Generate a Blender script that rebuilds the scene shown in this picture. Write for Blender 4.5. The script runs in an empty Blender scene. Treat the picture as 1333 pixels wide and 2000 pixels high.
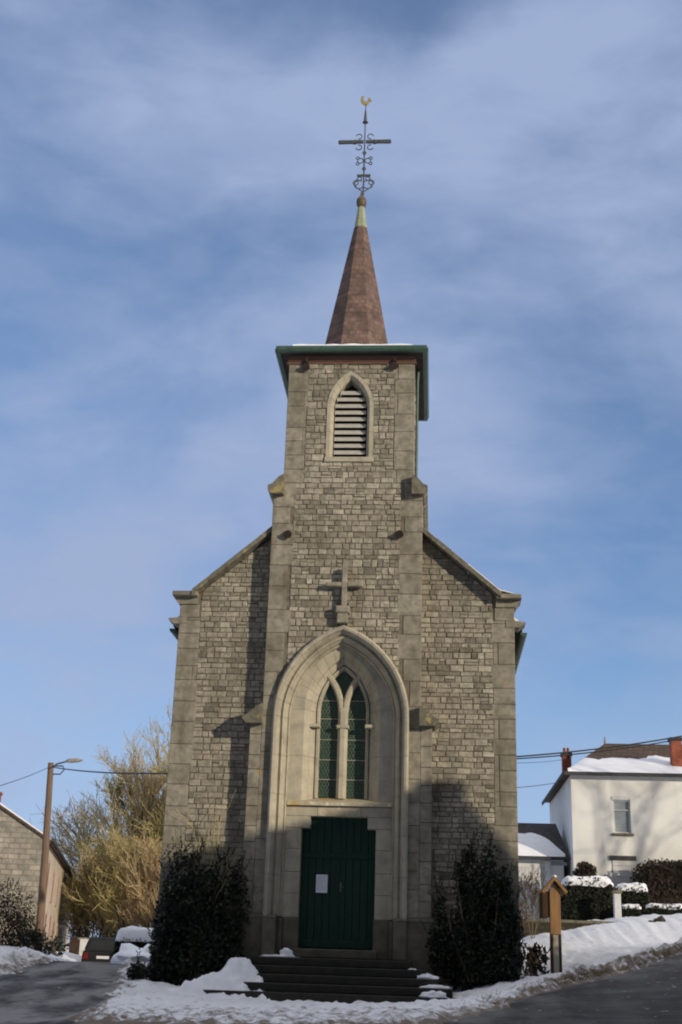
import bpy, math, random
import numpy as np
from mathutils import Vector, Matrix, noise as mnoise
R_ = math.radians
sc = bpy.context.scene
COL = sc.collection

# ------------------------------------------------------------------ camera
CAM_LOC = Vector((2.19828647, -29.32703428, 0.9))
FW = Vector((-0.07632, 0.93797, 0.33826)).normalized()
RT = Vector((0.99707, 0.07011, 0.03039)); RT = (RT - FW * RT.dot(FW)).normalized()
UP = RT.cross(FW)
FPX = 2421.82
cd = bpy.data.cameras.new('camera'); cam = bpy.data.objects.new('camera', cd); COL.objects.link(cam)
M3 = Matrix((RT, UP, -FW)).transposed()
cam.matrix_world = Matrix.Translation(CAM_LOC) @ M3.to_4x4()
cd.sensor_fit = 'VERTICAL'; cd.sensor_height = 36; cd.lens = FPX / 2000 * 36
cd.clip_start = .1; cd.clip_end = 3000
sc.camera = cam

# ------------------------------------------------------------------ light
SUN_AZ, SUN_EL = R_(51), R_(13)          # azimuth to the right of the facade normal
SDIR = Vector((math.sin(SUN_AZ) * math.cos(SUN_EL), -math.cos(SUN_AZ) * math.cos(SUN_EL), math.sin(SUN_EL)))
sl = bpy.data.lights.new('sun', 'SUN'); sun = bpy.data.objects.new('sun', sl); COL.objects.link(sun)
sl.energy = 3.5; sl.angle = R_(.5); sl.color = (1, .86, .66)
sun.rotation_euler = SDIR.to_track_quat('Z', 'Y').to_euler(); sun.location = (30, -30, 30)
world = bpy.data.worlds.new('World'); sc.world = world; world.use_nodes = True
nt = world.node_tree; nt.nodes.clear()
def N(t, typ, **kw):
    n = t.nodes.new(typ)
    for k, v in kw.items(): setattr(n, k, v)
    return n
wo = N(nt, 'ShaderNodeOutputWorld'); bg = N(nt, 'ShaderNodeBackground'); bg.inputs['Strength'].default_value = .15
sky = N(nt, 'ShaderNodeTexSky', sky_type='NISHITA', sun_disc=False, sun_elevation=SUN_EL, sun_rotation=math.pi - SUN_AZ)
sky.altitude = 300; sky.air_density = 1.0; sky.dust_density = .5; sky.ozone_density = 5
tc = N(nt, 'ShaderNodeTexCoord')
def wnoise(scale, sx, sy, sz, det, rough, off, lo, hi):
    mp = N(nt, 'ShaderNodeMapping'); mp.inputs['Scale'].default_value = (sx, sy, sz); mp.inputs['Location'].default_value = off
    mp.inputs['Rotation'].default_value = (0, .25, 0)
    nz = N(nt, 'ShaderNodeTexNoise'); nz.inputs['Scale'].default_value = scale; nz.inputs['Detail'].default_value = det
    nz.inputs['Roughness'].default_value = rough; nz.inputs['Distortion'].default_value = .35
    mr = N(nt, 'ShaderNodeMapRange', interpolation_type='SMOOTHSTEP'); mr.inputs['From Min'].default_value = lo; mr.inputs['From Max'].default_value = hi
    nt.links.new(tc.outputs['Generated'], mp.inputs[0]); nt.links.new(mp.outputs[0], nz.inputs['Vector'])
    nt.links.new(nz.outputs['Fac'], mr.inputs['Value'])
    return mr.outputs[0]
c1 = wnoise(3.4, .8, 1, 1.5, 7, .5, (3.1, 1.2, .35), .34, .62)
c2 = wnoise(13, .7, 1, 1.9, 5, .55, (7.3, 2.2, 4.1), .35, .72)
ma = N(nt, 'ShaderNodeMath', operation='MULTIPLY_ADD'); nt.links.new(c2, ma.inputs[0]); ma.inputs[1].default_value = .30; nt.links.new(c1, ma.inputs[2])
mm = N(nt, 'ShaderNodeMath', operation='MULTIPLY_ADD', use_clamp=True); nt.links.new(ma.outputs[0], mm.inputs[0]); mm.inputs[1].default_value = .66; mm.inputs[2].default_value = .24
mx = N(nt, 'ShaderNodeMix', data_type='RGBA'); nt.links.new(mm.outputs[0], mx.inputs['Factor'])
nt.links.new(sky.outputs[0], mx.inputs[6]); mx.inputs[7].default_value = (2.3, 2.9, 4.35, 1)
sz_ = N(nt, 'ShaderNodeSeparateXYZ'); nt.links.new(tc.outputs['Generated'], sz_.inputs[0])
zr_ = N(nt, 'ShaderNodeMapRange', interpolation_type='SMOOTHSTEP'); zr_.inputs['From Min'].default_value = .78; zr_.inputs['From Max'].default_value = .97; zr_.inputs['To Max'].default_value = .9
nt.links.new(sz_.outputs[2], zr_.inputs['Value'])
hz_ = N(nt, 'ShaderNodeMapRange', interpolation_type='SMOOTHSTEP'); hz_.inputs['From Min'].default_value = .30; hz_.inputs['From Max'].default_value = .02; hz_.inputs['To Max'].default_value = .5
nt.links.new(sz_.outputs[2], hz_.inputs['Value'])              # pale haze low over the horizon
mh = N(nt, 'ShaderNodeMix', data_type='RGBA'); nt.links.new(hz_.outputs[0], mh.inputs['Factor']); nt.links.new(mx.outputs[2], mh.inputs[6]); mh.inputs[7].default_value = (2.9, 3.9, 5.6, 1)
sr_ = N(nt, 'ShaderNodeMapRange', interpolation_type='SMOOTHSTEP'); sr_.inputs['From Min'].default_value = .15; sr_.inputs['From Max'].default_value = -.45; sr_.inputs['To Max'].default_value = .88
nt.links.new(sz_.outputs[1], sr_.inputs['Value'])              # unseen dark grey added to the sky behind the camera, lowering facade fill
ms = N(nt, 'ShaderNodeMix', data_type='RGBA'); nt.links.new(sr_.outputs[0], ms.inputs['Factor']); nt.links.new(mh.outputs[2], ms.inputs[6]); ms.inputs[7].default_value = (.55, .6, .72, 1)
mz = N(nt, 'ShaderNodeMix', data_type='RGBA'); nt.links.new(zr_.outputs[0], mz.inputs['Factor']); nt.links.new(ms.outputs[2], mz.inputs[6]); mz.inputs[7].default_value = (12.5, 12.0, 11.8, 1)  # bright white zenith added above the view to lift light on the snow
nt.links.new(mz.outputs[2], bg.inputs['Color']); nt.links.new(bg.outputs[0], wo.inputs[0])
sc.cycles.filter_width = 2.0
sc.view_settings.view_transform = 'Standard'; sc.view_settings.look = 'None'
sc.view_settings.exposure = 0; sc.view_settings.gamma = 1; sc.view_settings.use_curve_mapping = False

def at(px, py, y):
    """point on the plane of depth y that shows at photo pixel px,py"""
    d = FW * FPX + RT * (px - 666.5) - UP * (py - 1000)
    return CAM_LOC + d * ((y - CAM_LOC.y) / d.y)

# ------------------------------------------------------------------ materials
def mat(name, c1, c2=None, rough=.85, scale=4, bump=0, bscale=40, tint=None, spots=None, spec=.3, detail=6, lo=.35, hi=.65, metal=0, stretch=(1, 1, 1), stain=None, bdist=.02):
    m = bpy.data.materials.new(name); m.use_nodes = True; t = m.node_tree; L = t.links
    b = t.nodes['Principled BSDF']; b.inputs['Roughness'].default_value = rough; b.inputs['Specular IOR Level'].default_value = spec; b.inputs['Metallic'].default_value = metal
    tx = N(t, 'ShaderNodeTexCoord'); mp = N(t, 'ShaderNodeMapping'); mp.inputs['Scale'].default_value = stretch; L.new(tx.outputs['Object'], mp.inputs[0])
    def nz(s, d=6, r=.6):
        n = N(t, 'ShaderNodeTexNoise'); n.inputs['Scale'].default_value = s; n.inputs['Detail'].default_value = d; n.inputs['Roughness'].default_value = r
        L.new(mp.outputs[0], n.inputs['Vector']); return n.outputs['Fac']
    def mr(s, a, z, o0=0, o1=1):
        n = N(t, 'ShaderNodeMapRange'); n.inputs[1].default_value = a; n.inputs[2].default_value = z; n.inputs[3].default_value = o0; n.inputs[4].default_value = o1
        L.new(s, n.inputs[0]); return n.outputs[0]
    def mix(f, a, c, blend='MIX'):
        n = N(t, 'ShaderNodeMix', data_type='RGBA', blend_type=blend)
        if isinstance(f, float): n.inputs[0].default_value = f
        else: L.new(f, n.inputs[0])
        for s, v in ((6, a), (7, c)):
            if isinstance(v, (tuple, list)): n.inputs[s].default_value = tuple(v) + (1,)
            else: L.new(v, n.inputs[s])
        return n.outputs[2]
    if tint:
        at_ = N(t, 'ShaderNodeAttribute', attribute_name='tint')
        cr = N(t, 'ShaderNodeValToRGB'); els = cr.color_ramp.elements
        for i, (p, c) in enumerate(tint):
            e = els[i] if i < 2 else els.new(p)
            e.position = p; e.color = tuple(c) + (1,)
        L.new(at_.outputs['Fac'], cr.inputs[0]); col = cr.outputs[0]
        g = mr(nz(scale, detail), lo, hi, .72, 1.25)
        cc = N(t, 'ShaderNodeCombineColor'); [L.new(g, cc.inputs[i]) for i in range(3)]
        col = mix(1.0, col, cc.outputs[0], 'MULTIPLY')
    elif c2: col = mix(mr(nz(scale, detail), lo, hi), c1, c2)
    else: col = mix(0.0, c1, c1)
    if stain:
        for st in stain:
            s, a, z, c, amt = st[:5]
            if len(st) > 5:
                m2 = N(t, 'ShaderNodeMapping'); m2.inputs['Scale'].default_value = st[5]; L.new(tx.outputs['Object'], m2.inputs[0])
                n = N(t, 'ShaderNodeTexNoise'); n.inputs['Scale'].default_value = s; n.inputs['Detail'].default_value = 6; L.new(m2.outputs[0], n.inputs['Vector']); f = n.outputs['Fac']
            else: f = nz(s, 5, .55)
            col = mix(mr(f, a, z, 0, amt), col, c)
    if spots:
        for s, a, z, c in spots: col = mix(mr(nz(s, 3, .5), a, z), col, c)
    L.new(col, b.inputs['Base Color'])
    if bump:
        bp = N(t, 'ShaderNodeBump'); bp.inputs['Strength'].default_value = bump; bp.inputs['Distance'].default_value = bdist
        L.new(nz(bscale, 8, .65), bp.inputs['Height']); L.new(bp.outputs[0], b.inputs['Normal'])
    return m
def courses(m, rh, bw, mort, depth=.5, axis='XZ', strength=.6, dark=.55):
    """adds a coursed joint pattern (slates, blocks) to an existing material"""
    t = m.node_tree; L = t.links; b = t.nodes['Principled BSDF']
    tx = N(t, 'ShaderNodeTexCoord'); sp = N(t, 'ShaderNodeSeparateXYZ'); L.new(tx.outputs['Object'], sp.inputs[0])
    cb = N(t, 'ShaderNodeCombineXYZ')
    if axis == 'SUM':
        ad = N(t, 'ShaderNodeMath', operation='ADD'); L.new(sp.outputs[0], ad.inputs[0]); L.new(sp.outputs[1], ad.inputs[1]); L.new(ad.outputs[0], cb.inputs[0])
    else: L.new(sp.outputs['XYZ'.index(axis[0])], cb.inputs[0])
    L.new(sp.outputs[2], cb.inputs[1])
    br = N(t, 'ShaderNodeTexBrick'); L.new(cb.outputs[0], br.inputs['Vector'])
    br.inputs['Scale'].default_value = 1; br.inputs['Mortar Size'].default_value = mort; br.inputs['Brick Width'].default_value = bw; br.inputs['Row Height'].default_value = rh
    br.inputs['Color1'].default_value = (1.15, 1.12, 1.1, 1); br.inputs['Color2'].default_value = (.75, .77, .8, 1); br.inputs['Mortar'].default_value = (dark, dark, dark, 1)
    old = b.inputs['Base Color'].links[0].from_socket
    mxx = N(t, 'ShaderNodeMix', data_type='RGBA', blend_type='MULTIPLY'); mxx.inputs[0].default_value = 1
    L.new(old, mxx.inputs[6]); L.new(br.outputs['Color'], mxx.inputs[7]); L.new(mxx.outputs[2], b.inputs['Base Color'])
    bp = N(t, 'ShaderNodeBump', invert=True); bp.inputs['Strength'].default_value = strength; bp.inputs['Distance'].default_value = .01
    L.new(br.outputs['Fac'], bp.inputs['Height'])
    if b.inputs['Normal'].links: L.new(b.inputs['Normal'].links[0].from_socket, bp.inputs['Normal'])
    L.new(bp.outputs[0], b.inputs['Normal'])
    return m

STONE_T = [(0, (.155, .142, .115)), (1, (.50, .465, .38)), (.25, (.24, .222, .178)), (.5, (.315, .292, .233)), (.75, (.39, .363, .292))]
ASH_T = [(0, (.24, .222, .178)), (1, (.30, .28, .227)), (.4, (.26, .242, .195)), (.7, (.277, .258, .208))]
M = {}
M['stone'] = mat('rubble_stone', None, tint=STONE_T, scale=9, bump=.7, bscale=26, bdist=.03,
                 stain=[(.55, .48, .72, (.10, .087, .066), .55), (1.4, .52, .72, (.11, .10, .078), .5, (1.6, 1.6, .25)), (7, .58, .72, (.11, .095, .07), .6), (2.3, .58, .75, (.42, .38, .28), .35)], spots=[(5, .70, .74, (.36, .25, .07)), (11, .74, .78, (.5, .48, .4))])
M['ashlar'] = mat('ashlar_stone', None, tint=ASH_T, scale=5, bump=.35, bscale=45,
                  stain=[(.8, .5, .75, (.10, .085, .062), .6), (3.2, .55, .8, (.11, .098, .075), .5), (1.4, .5, .72, (.10, .09, .066), .55, (1.6, 1.6, .22)), (9, .56, .72, (.12, .105, .08), .5)], spots=[(4, .71, .76, (.38, .27, .08))])
M['mortar'] = mat('lime_mortar', (.20, .178, .135), (.12, .104, .078), scale=8, bump=.4)
M['pale'] = mat('pale_limestone', (.46, .425, .335), (.39, .362, .29), scale=4, bump=.2, bscale=60,
                stain=[(2.2, .48, .75, (.24, .222, .18), .7), (9, .55, .8, (.2, .185, .145), .5), (1.6, .5, .75, (.23, .215, .175), .6, (1.8, 1.8, .2))])
M['sill'] = mat('lichened_sill_stone', (.5, .45, .34), (.36, .33, .25), scale=5, bump=.3, spots=[(2.6, .55, .63, (.46, .32, .11)), (7, .60, .66, (.66, .6, .46))])
M['plinth'] = mat('plinth_stone', (.15, .138, .108), (.095, .087, .068), scale=4, bump=.4)
M['step'] = mat('step_stone', (.038, .036, .028), (.026, .025, .02), scale=5, bump=.5, bscale=30)
M['coping'] = mat('coping_stone', (.2, .19, .145), (.10, .095, .075), scale=5, bump=.4, spots=[(4, .6, .66, (.33, .27, .11))])
M['slate'] = courses(mat('roof_slate', (.045, .045, .05), (.07, .066, .064), scale=6, bump=.2), .16, .24, .012)
M['spire'] = courses(mat('spire_shingle', (.205, .14, .118), (.12, .088, .078), scale=3.5, bump=.08, bscale=30, rough=.95, spec=.08, stain=[(6, .55, .8, (.27, .2, .18), .6), (1.6, .5, .8, (.07, .05, .047), .5)]), .15, .17, .015, axis='SUM', strength=.12, dark=.78)
M['lead'] = mat('weathered_copper', (.36, .37, .24), (.22, .27, .18), scale=6, rough=.6)
M['copperball'] = mat('brown_copper', (.14, .1, .06), (.09, .07, .045), scale=8, rough=.5)
M['gutter'] = mat('green_gutter', (.055, .115, .09), (.035, .075, .06), scale=6, rough=.5, spec=.5)
M['soffit'] = mat('dark_board', (.035, .03, .026), (.055, .045, .036), scale=5, stretch=(1, 1, 6))
M['fascia'] = mat('red_brown_board', (.16, .085, .06), (.11, .065, .05), scale=8, stretch=(1, 1, 5))
M['iron'] = mat('wrought_iron', (.055, .065, .075), (.09, .1, .105), scale=12, rough=.6, metal=.2)
M['gold'] = mat('gilded_metal', (.62, .5, .22), (.5, .4, .16), scale=9, rough=.35, metal=.6)
M['louvre'] = mat('grey_louvre', (.49, .48, .45), (.37, .36, .335), scale=7, stretch=(1, 1, 5), rough=.7)
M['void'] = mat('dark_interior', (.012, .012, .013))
M['door'] = mat('green_door_paint', (.012, .044, .031), (.008, .031, .022), scale=5, rough=.6, spec=.2, stretch=(8, 1, .6), bump=.15, bscale=30)
M['paper'] = mat('paper', (.72, .74, .8), (.66, .68, .76), scale=9, rough=.6, stretch=(.3, 1, 6))
M['ink'] = mat('faded_print', (.42, .43, .5), (.55, .56, .62), scale=60)
M['brass'] = mat('dull_metal', (.18, .16, .12), (.12, .11, .09), metal=.7, rough=.4)
M['snow'] = mat('snow', (.86, .88, .92), (.80, .82, .87), scale=3, rough=.75, bump=.35, bscale=9, spec=.25, bdist=.05)
M['wood_post'] = mat('orange_timber', (.31, .175, .078), (.21, .118, .054), scale=3, stretch=(6, 6, .6), rough=.7, bump=.3)
M['wood_dark'] = mat('dark_timber', (.07, .04, .022), (.045, .027, .016), scale=4, stretch=(6, 6, .6))
M['wood_grey'] = mat('pale_weathered_board', (.42, .385, .33), (.32, .29, .25), scale=4, stretch=(6, 6, .6))
M['pole'] = mat('grey_brown_pole_timber', (.20, .135, .09), (.13, .09, .065), scale=3, stretch=(8, 8, .4), bump=.3)
M['white'] = mat('white_render', (.84, .85, .84), (.76, .77, .76), scale=.8, bump=.15, bscale=25, stain=[(.5, .5, .8, (.6, .59, .55), .5), (1.2, .55, .8, (.55, .54, .5), .5, (2, 2, .2))])
M['whitepaint'] = mat('white_painted_panel', (.66, .67, .68), (.58, .59, .6), scale=3, rough=.5)
M['blueglass'] = mat('grey_blind_behind_glass', (.36, .40, .43), (.28, .32, .36), scale=3, rough=.15, spec=.6, stretch=(1, 1, 8))
M['trim'] = mat('dark_grey_trim', (.07, .075, .08), (.05, .052, .056), scale=6)
M['brick'] = courses(mat('red_brick', (.42, .13, .075), (.3, .095, .06), scale=6, bump=.3), .075, .22, .01, axis='SUM')
M['tile'] = courses(mat('brown_tile', (.13, .085, .055), (.085, .058, .04), scale=3, bump=.3), .2, .22, .02)
M['grey_render'] = courses(mat('rough_grey_stone_render', (.40, .375, .315), (.26, .24, .2), scale=1.2, bump=.8, bscale=9, bdist=.05, stain=[(2.6, .5, .75, (.17, .155, .13), .7)]), .24, .5, .03, axis='XZ', strength=.6, dark=.7)
M['cream'] = mat('cream_render', (.56, .47, .35), (.47, .39, .29), scale=.7, bump=.2, bscale=18, stain=[(1.5, .52, .8, (.33, .28, .22), .6)])
M['pink'] = mat('pinkish_surround', (.45, .33, .28), (.38, .28, .24), scale=4)
M['glassdark'] = mat('dark_window_glass', (.015, .018, .02), (.025, .028, .03), scale=2, rough=.5, spec=.12)
M['leadglass'] = courses(mat('leaded_green_glass', (.016, .034, .026), (.03, .055, .035), scale=26, rough=.3, spec=.45, lo=.4, hi=.6, bump=.25, bscale=12), .075, .075, .008, strength=.4, dark=1.8)
M['road'] = mat('wet_asphalt', (.042, .041, .039), (.024, .024, .023), scale=1.4, rough=.75, bump=.5, bscale=50, spec=.12,
                stain=[(.8, .5, .75, (.12, .117, .11), .6), (.35, .5, .7, (.06, .052, .04), .6), (1.2, .5, .7, (.085, .083, .08), .7, (.5, 2.2, 1)), (6, .6, .75, (.16, .16, .16), .4)], spots=[(9, .68, .72, (.42, .42, .44))], stretch=(.6, .8, 1))
M['bark'] = mat('bark', (.17, .13, .085), (.11, .085, .055), scale=6, bump=.5)
M['bark_yel'] = mat('yellow_twig_bark', (.46, .40, .18), (.34, .30, .135), scale=1.4)
M['bark_pale'] = mat('pale_twig_bark', (.52, .42, .25), (.40, .33, .20), scale=1.4)
M['gold_leaf'] = mat('golden_withered_leaf', None, tint=[(0, (.26, .19, .07)), (1, (.55, .44, .17)), (.5, (.40, .31, .115))], scale=.6)
M['olive_leaf'] = mat('olive_leaf', None, tint=[(0, (.17, .16, .06)), (1, (.42, .38, .15)), (.5, (.29, .26, .095))], scale=.6)
M['conifer'] = mat('conifer_leaf', (.07, .085, .03), (.045, .06, .022), scale=1.3)
M['russet_leaf'] = mat('russet_leaf', (.36, .20, .075), (.25, .14, .055), scale=1.3)
M['dry_grass'] = mat('dry_grass_blade', (.22, .15, .07), (.14, .10, .05), scale=3)
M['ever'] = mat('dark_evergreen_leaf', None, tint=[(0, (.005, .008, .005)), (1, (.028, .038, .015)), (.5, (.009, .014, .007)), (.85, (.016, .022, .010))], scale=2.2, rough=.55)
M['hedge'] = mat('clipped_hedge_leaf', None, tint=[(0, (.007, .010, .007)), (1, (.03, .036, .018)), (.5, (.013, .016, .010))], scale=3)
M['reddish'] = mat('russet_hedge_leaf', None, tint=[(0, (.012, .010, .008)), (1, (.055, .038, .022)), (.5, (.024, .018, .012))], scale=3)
M['car'] = mat('dark_car_paint', (.014, .014, .015), (.018, .018, .019), rough=.6, spec=.12)
M['tail'] = mat('red_lens', (.16, .012, .01), (.12, .01, .008), rough=.3, spec=.3)
M['tyre'] = mat('rubber', (.02, .02, .02), (.025, .025, .025))
M['cable'] = mat('black_cable', (.02, .022, .025), (.025, .027, .03), rough=.6)
M['lamp'] = mat('grey_lamp_housing', (.34, .32, .26), (.28, .27, .22), rough=.5)
M['rock'] = mat('wet_dark_stone', (.05, .035, .03), (.03, .022, .02), scale=6, bump=.5)
M['lowwall'] = courses(mat('mossy_wall_stone', (.065, .056, .04), (.04, .038, .025), scale=4, bump=.5), .15, .32, .02)

def slush(m):
    t = m.node_tree; L = t.links; b = t.nodes['Principled BSDF']; old = b.inputs['Base Color'].links[0].from_socket
    a = N(t, 'ShaderNodeAttribute', attribute_name='dirt'); tx = N(t, 'ShaderNodeTexCoord'); mp = N(t, 'ShaderNodeMapping'); mp.inputs['Scale'].default_value = (1.3, .5, 1); mp.inputs['Rotation'].default_value = (0, 0, .35)
    nz = N(t, 'ShaderNodeTexNoise'); nz.inputs['Scale'].default_value = 1.1; nz.inputs['Detail'].default_value = 8; nz.inputs['Roughness'].default_value = .6; L.new(tx.outputs['Object'], mp.inputs[0]); L.new(mp.outputs[0], nz.inputs['Vector'])
    r = N(t, 'ShaderNodeMapRange', interpolation_type='SMOOTHSTEP'); r.inputs[1].default_value = .34; r.inputs[2].default_value = .66; L.new(nz.outputs['Fac'], r.inputs[0])
    mu = N(t, 'ShaderNodeMath', operation='MULTIPLY'); L.new(a.outputs['Fac'], mu.inputs[0]); L.new(r.outputs[0], mu.inputs[1])
    mx = N(t, 'ShaderNodeMix', data_type='RGBA'); L.new(mu.outputs[0], mx.inputs[0]); L.new(old, mx.inputs[6]); mx.inputs[7].default_value = (.23, .225, .215, 1); L.new(mx.outputs[2], b.inputs['Base Color'])
slush(M['road'])
# snow on the ground: clean snow with its own dirt, driven by a mesh attribute
def ground_mat():
    m = bpy.data.materials.new('trodden_snow'); m.use_nodes = True; t = m.node_tree; L = t.links; b = t.nodes['Principled BSDF']
    b.inputs['Roughness'].default_value = .75; b.inputs['Specular IOR Level'].default_value = .25
    tx = N(t, 'ShaderNodeTexCoord')
    def nz(s, d=7, r=.65):
        n = N(t, 'ShaderNodeTexNoise'); n.inputs['Scale'].default_value = s; n.inputs['Detail'].default_value = d; n.inputs['Roughness'].default_value = r
        L.new(tx.outputs['Object'], n.inputs['Vector']); return n.outputs['Fac']
    a = N(t, 'ShaderNodeAttribute', attribute_name='dirt')
    ad = N(t, 'ShaderNodeMath', operation='ADD'); L.new(a.outputs['Fac'], ad.inputs[0])
    n2 = N(t, 'ShaderNodeMapRange'); n2.inputs[1].default_value = .3; n2.inputs[2].default_value = .7; n2.inputs[3].default_value = -.55; n2.inputs[4].default_value = .55; L.new(nz(5), n2.inputs[0]); L.new(n2.outputs[0], ad.inputs[1])
    mr = N(t, 'ShaderNodeMapRange', interpolation_type='SMOOTHSTEP'); mr.inputs[1].default_value = .25; mr.inputs[2].default_value = .95; L.new(ad.outputs[0], mr.inputs[0])
    def mix(f, c, d):
        n = N(t, 'ShaderNodeMix', data_type='RGBA'); L.new(f, n.inputs[0])
        for s, v in ((6, c), (7, d)):
            if isinstance(v, tuple): n.inputs[s].default_value = v + (1,)
            else: L.new(v, n.inputs[s])
        return n.outputs[2]
    cl = mix(nz(2.5), (.86, .87, .89), (.68, .70, .74))
    dr = mix(nz(9), (.26, .22, .18), (.11, .085, .06))
    L.new(mix(mr.outputs[0], cl, dr), b.inputs['Base Color'])
    bp = N(t, 'ShaderNodeBump'); bp.inputs['Strength'].default_value = .7; bp.inputs['Distance'].default_value = .06; L.new(nz(7, 9, .7), bp.inputs['Height']); L.new(bp.outputs[0], b.inputs['Normal'])
    return m
M['ground'] = ground_mat()

# ------------------------------------------------------------------ mesh helpers
class MB:
    def __init__(s): s.v = []; s.f = []; s.t = []
    def add(s, vs, fs, tint=.5):
        o = len(s.v); s.v += [tuple(v) for v in vs]; s.f += [tuple(i + o for i in f) for f in fs]; s.t += [tint] * len(fs)
    def box(s, x0, x1, y0, y1, z0, z1, tint=.5):
        s.add([(x0, y0, z0), (x1, y0, z0), (x1, y1, z0), (x0, y1, z0), (x0, y0, z1), (x1, y0, z1), (x1, y1, z1), (x0, y1, z1)],
              [(0, 3, 2, 1), (4, 5, 6, 7), (0, 1, 5, 4), (1, 2, 6, 5), (2, 3, 7, 6), (3, 0, 4, 7)], tint)
    def cbox(s, x0, x1, y0, y1, z0, z1, c=.012, tint=.5):
        """box with chamfered front (-y) edges"""
        s.add([(x0, y1, z0), (x1, y1, z0), (x1, y1, z1), (x0, y1, z1), (x0, y0 + c, z0), (x1, y0 + c, z0), (x1, y0 + c, z1), (x0, y0 + c, z1),
               (x0 + c, y0, z0 + c), (x1 - c, y0, z0 + c), (x1 - c, y0, z1 - c), (x0 + c, y0, z1 - c)],
              [(0, 3, 2, 1), (0, 1, 5, 4), (1, 2, 6, 5), (2, 3, 7, 6), (3, 0, 4, 7), (4, 5, 9, 8), (5, 6, 10, 9), (6, 7, 11, 10), (7, 4, 8, 11), (8, 9, 10, 11)], tint)
    def prism(s, prof, fn, a, b, tint=.5):
        """prof: 2-D polygon, fn(p,q,d) -> point, extruded d from a to b"""
        n = len(prof)
        s.add([fn(p, q, a) for p, q in prof] + [fn(p, q, b) for p, q in prof],
              [tuple(range(n - 1, -1, -1)), tuple(range(n, 2 * n))] + [(i, (i + 1) % n, n + (i + 1) % n, n + i) for i in range(n)], tint)
    def tube(s, pts, r, n=6, r2=None, tint=.5, cap=True):
        pts = [Vector(p) for p in pts]; k = len(pts); vs = []
        if r2 is None: r2 = r
        pr = None
        for i, p in enumerate(pts):
            d = (pts[min(i + 1, k - 1)] - pts[max(i - 1, 0)])
            if d.length < 1e-9: d = Vector((0, 0, 1))
            d.normalize()
            if pr is None: u = d.orthogonal().normalized()
            else:
                u = pr - d * pr.dot(d); u = u.normalized() if u.length > 1e-6 else d.orthogonal().normalized()
            pr = u; w = d.cross(u); rr = r + (r2 - r) * i / max(1, k - 1)
            vs += [p + (u * math.cos(2 * math.pi * j / n) + w * math.sin(2 * math.pi * j / n)) * rr for j in range(n)]
        fs = [(i * n + j, i * n + (j + 1) % n, (i + 1) * n + (j + 1) % n, (i + 1) * n + j) for i in range(k - 1) for j in range(n)]
        if cap: fs += [tuple(range(n - 1, -1, -1)), tuple(range((k - 1) * n, k * n))]
        s.add(vs, fs, tint)
    def lathe(s, prof, c, n=16, tint=.5):
        vs = [(c[0] + r * math.cos(2 * math.pi * j / n), c[1] + r * math.sin(2 * math.pi * j / n), c[2] + z) for r, z in prof for j in range(n)]
        k = len(prof)
        s.add(vs, [(i * n + j, i * n + (j + 1) % n, (i + 1) * n + (j + 1) % n, (i + 1) * n + j) for i in range(k - 1) for j in range(n)], tint)
    def build(s, name, m, parent=None, smooth=False):
        me = bpy.data.meshes.new(name); me.from_pydata(s.v, [], s.f); me.materials.append(m)
        a = me.attributes.new('tint', 'FLOAT', 'FACE'); a.data.foreach_set('value', np.array(s.t, dtype=np.float32))
        if smooth: me.polygons.foreach_set('use_smooth', np.ones(len(me.polygons), dtype=bool))
        me.update()
        o = bpy.data.objects.new(name, me); COL.objects.link(o)
        if parent: o.parent = parent; o.matrix_parent_inverse = Matrix.Translation(-Vector(wloc(parent)))
        return o
def wloc(o):
    p = Vector(o.location)
    return p
def empty(name, loc, label, cat, group=None):
    o = bpy.data.objects.new(name, None); COL.objects.link(o); o.location = loc; o.empty_display_size = .3
    return tag(o, label, cat, group)
def tag(o, label, cat, group=None):
    o['label'] = label; o['category'] = cat
    if group: o['group'] = group
    return o
def kind(o, k): o['kind'] = k; return o
def nzv(x, y, z=0): return mnoise.noise(Vector((x, y, z)))
def fbm(x, y, z=0, o=4): return mnoise.fractal(Vector((x, y, z)), 1.0, 2.0, o)

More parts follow.
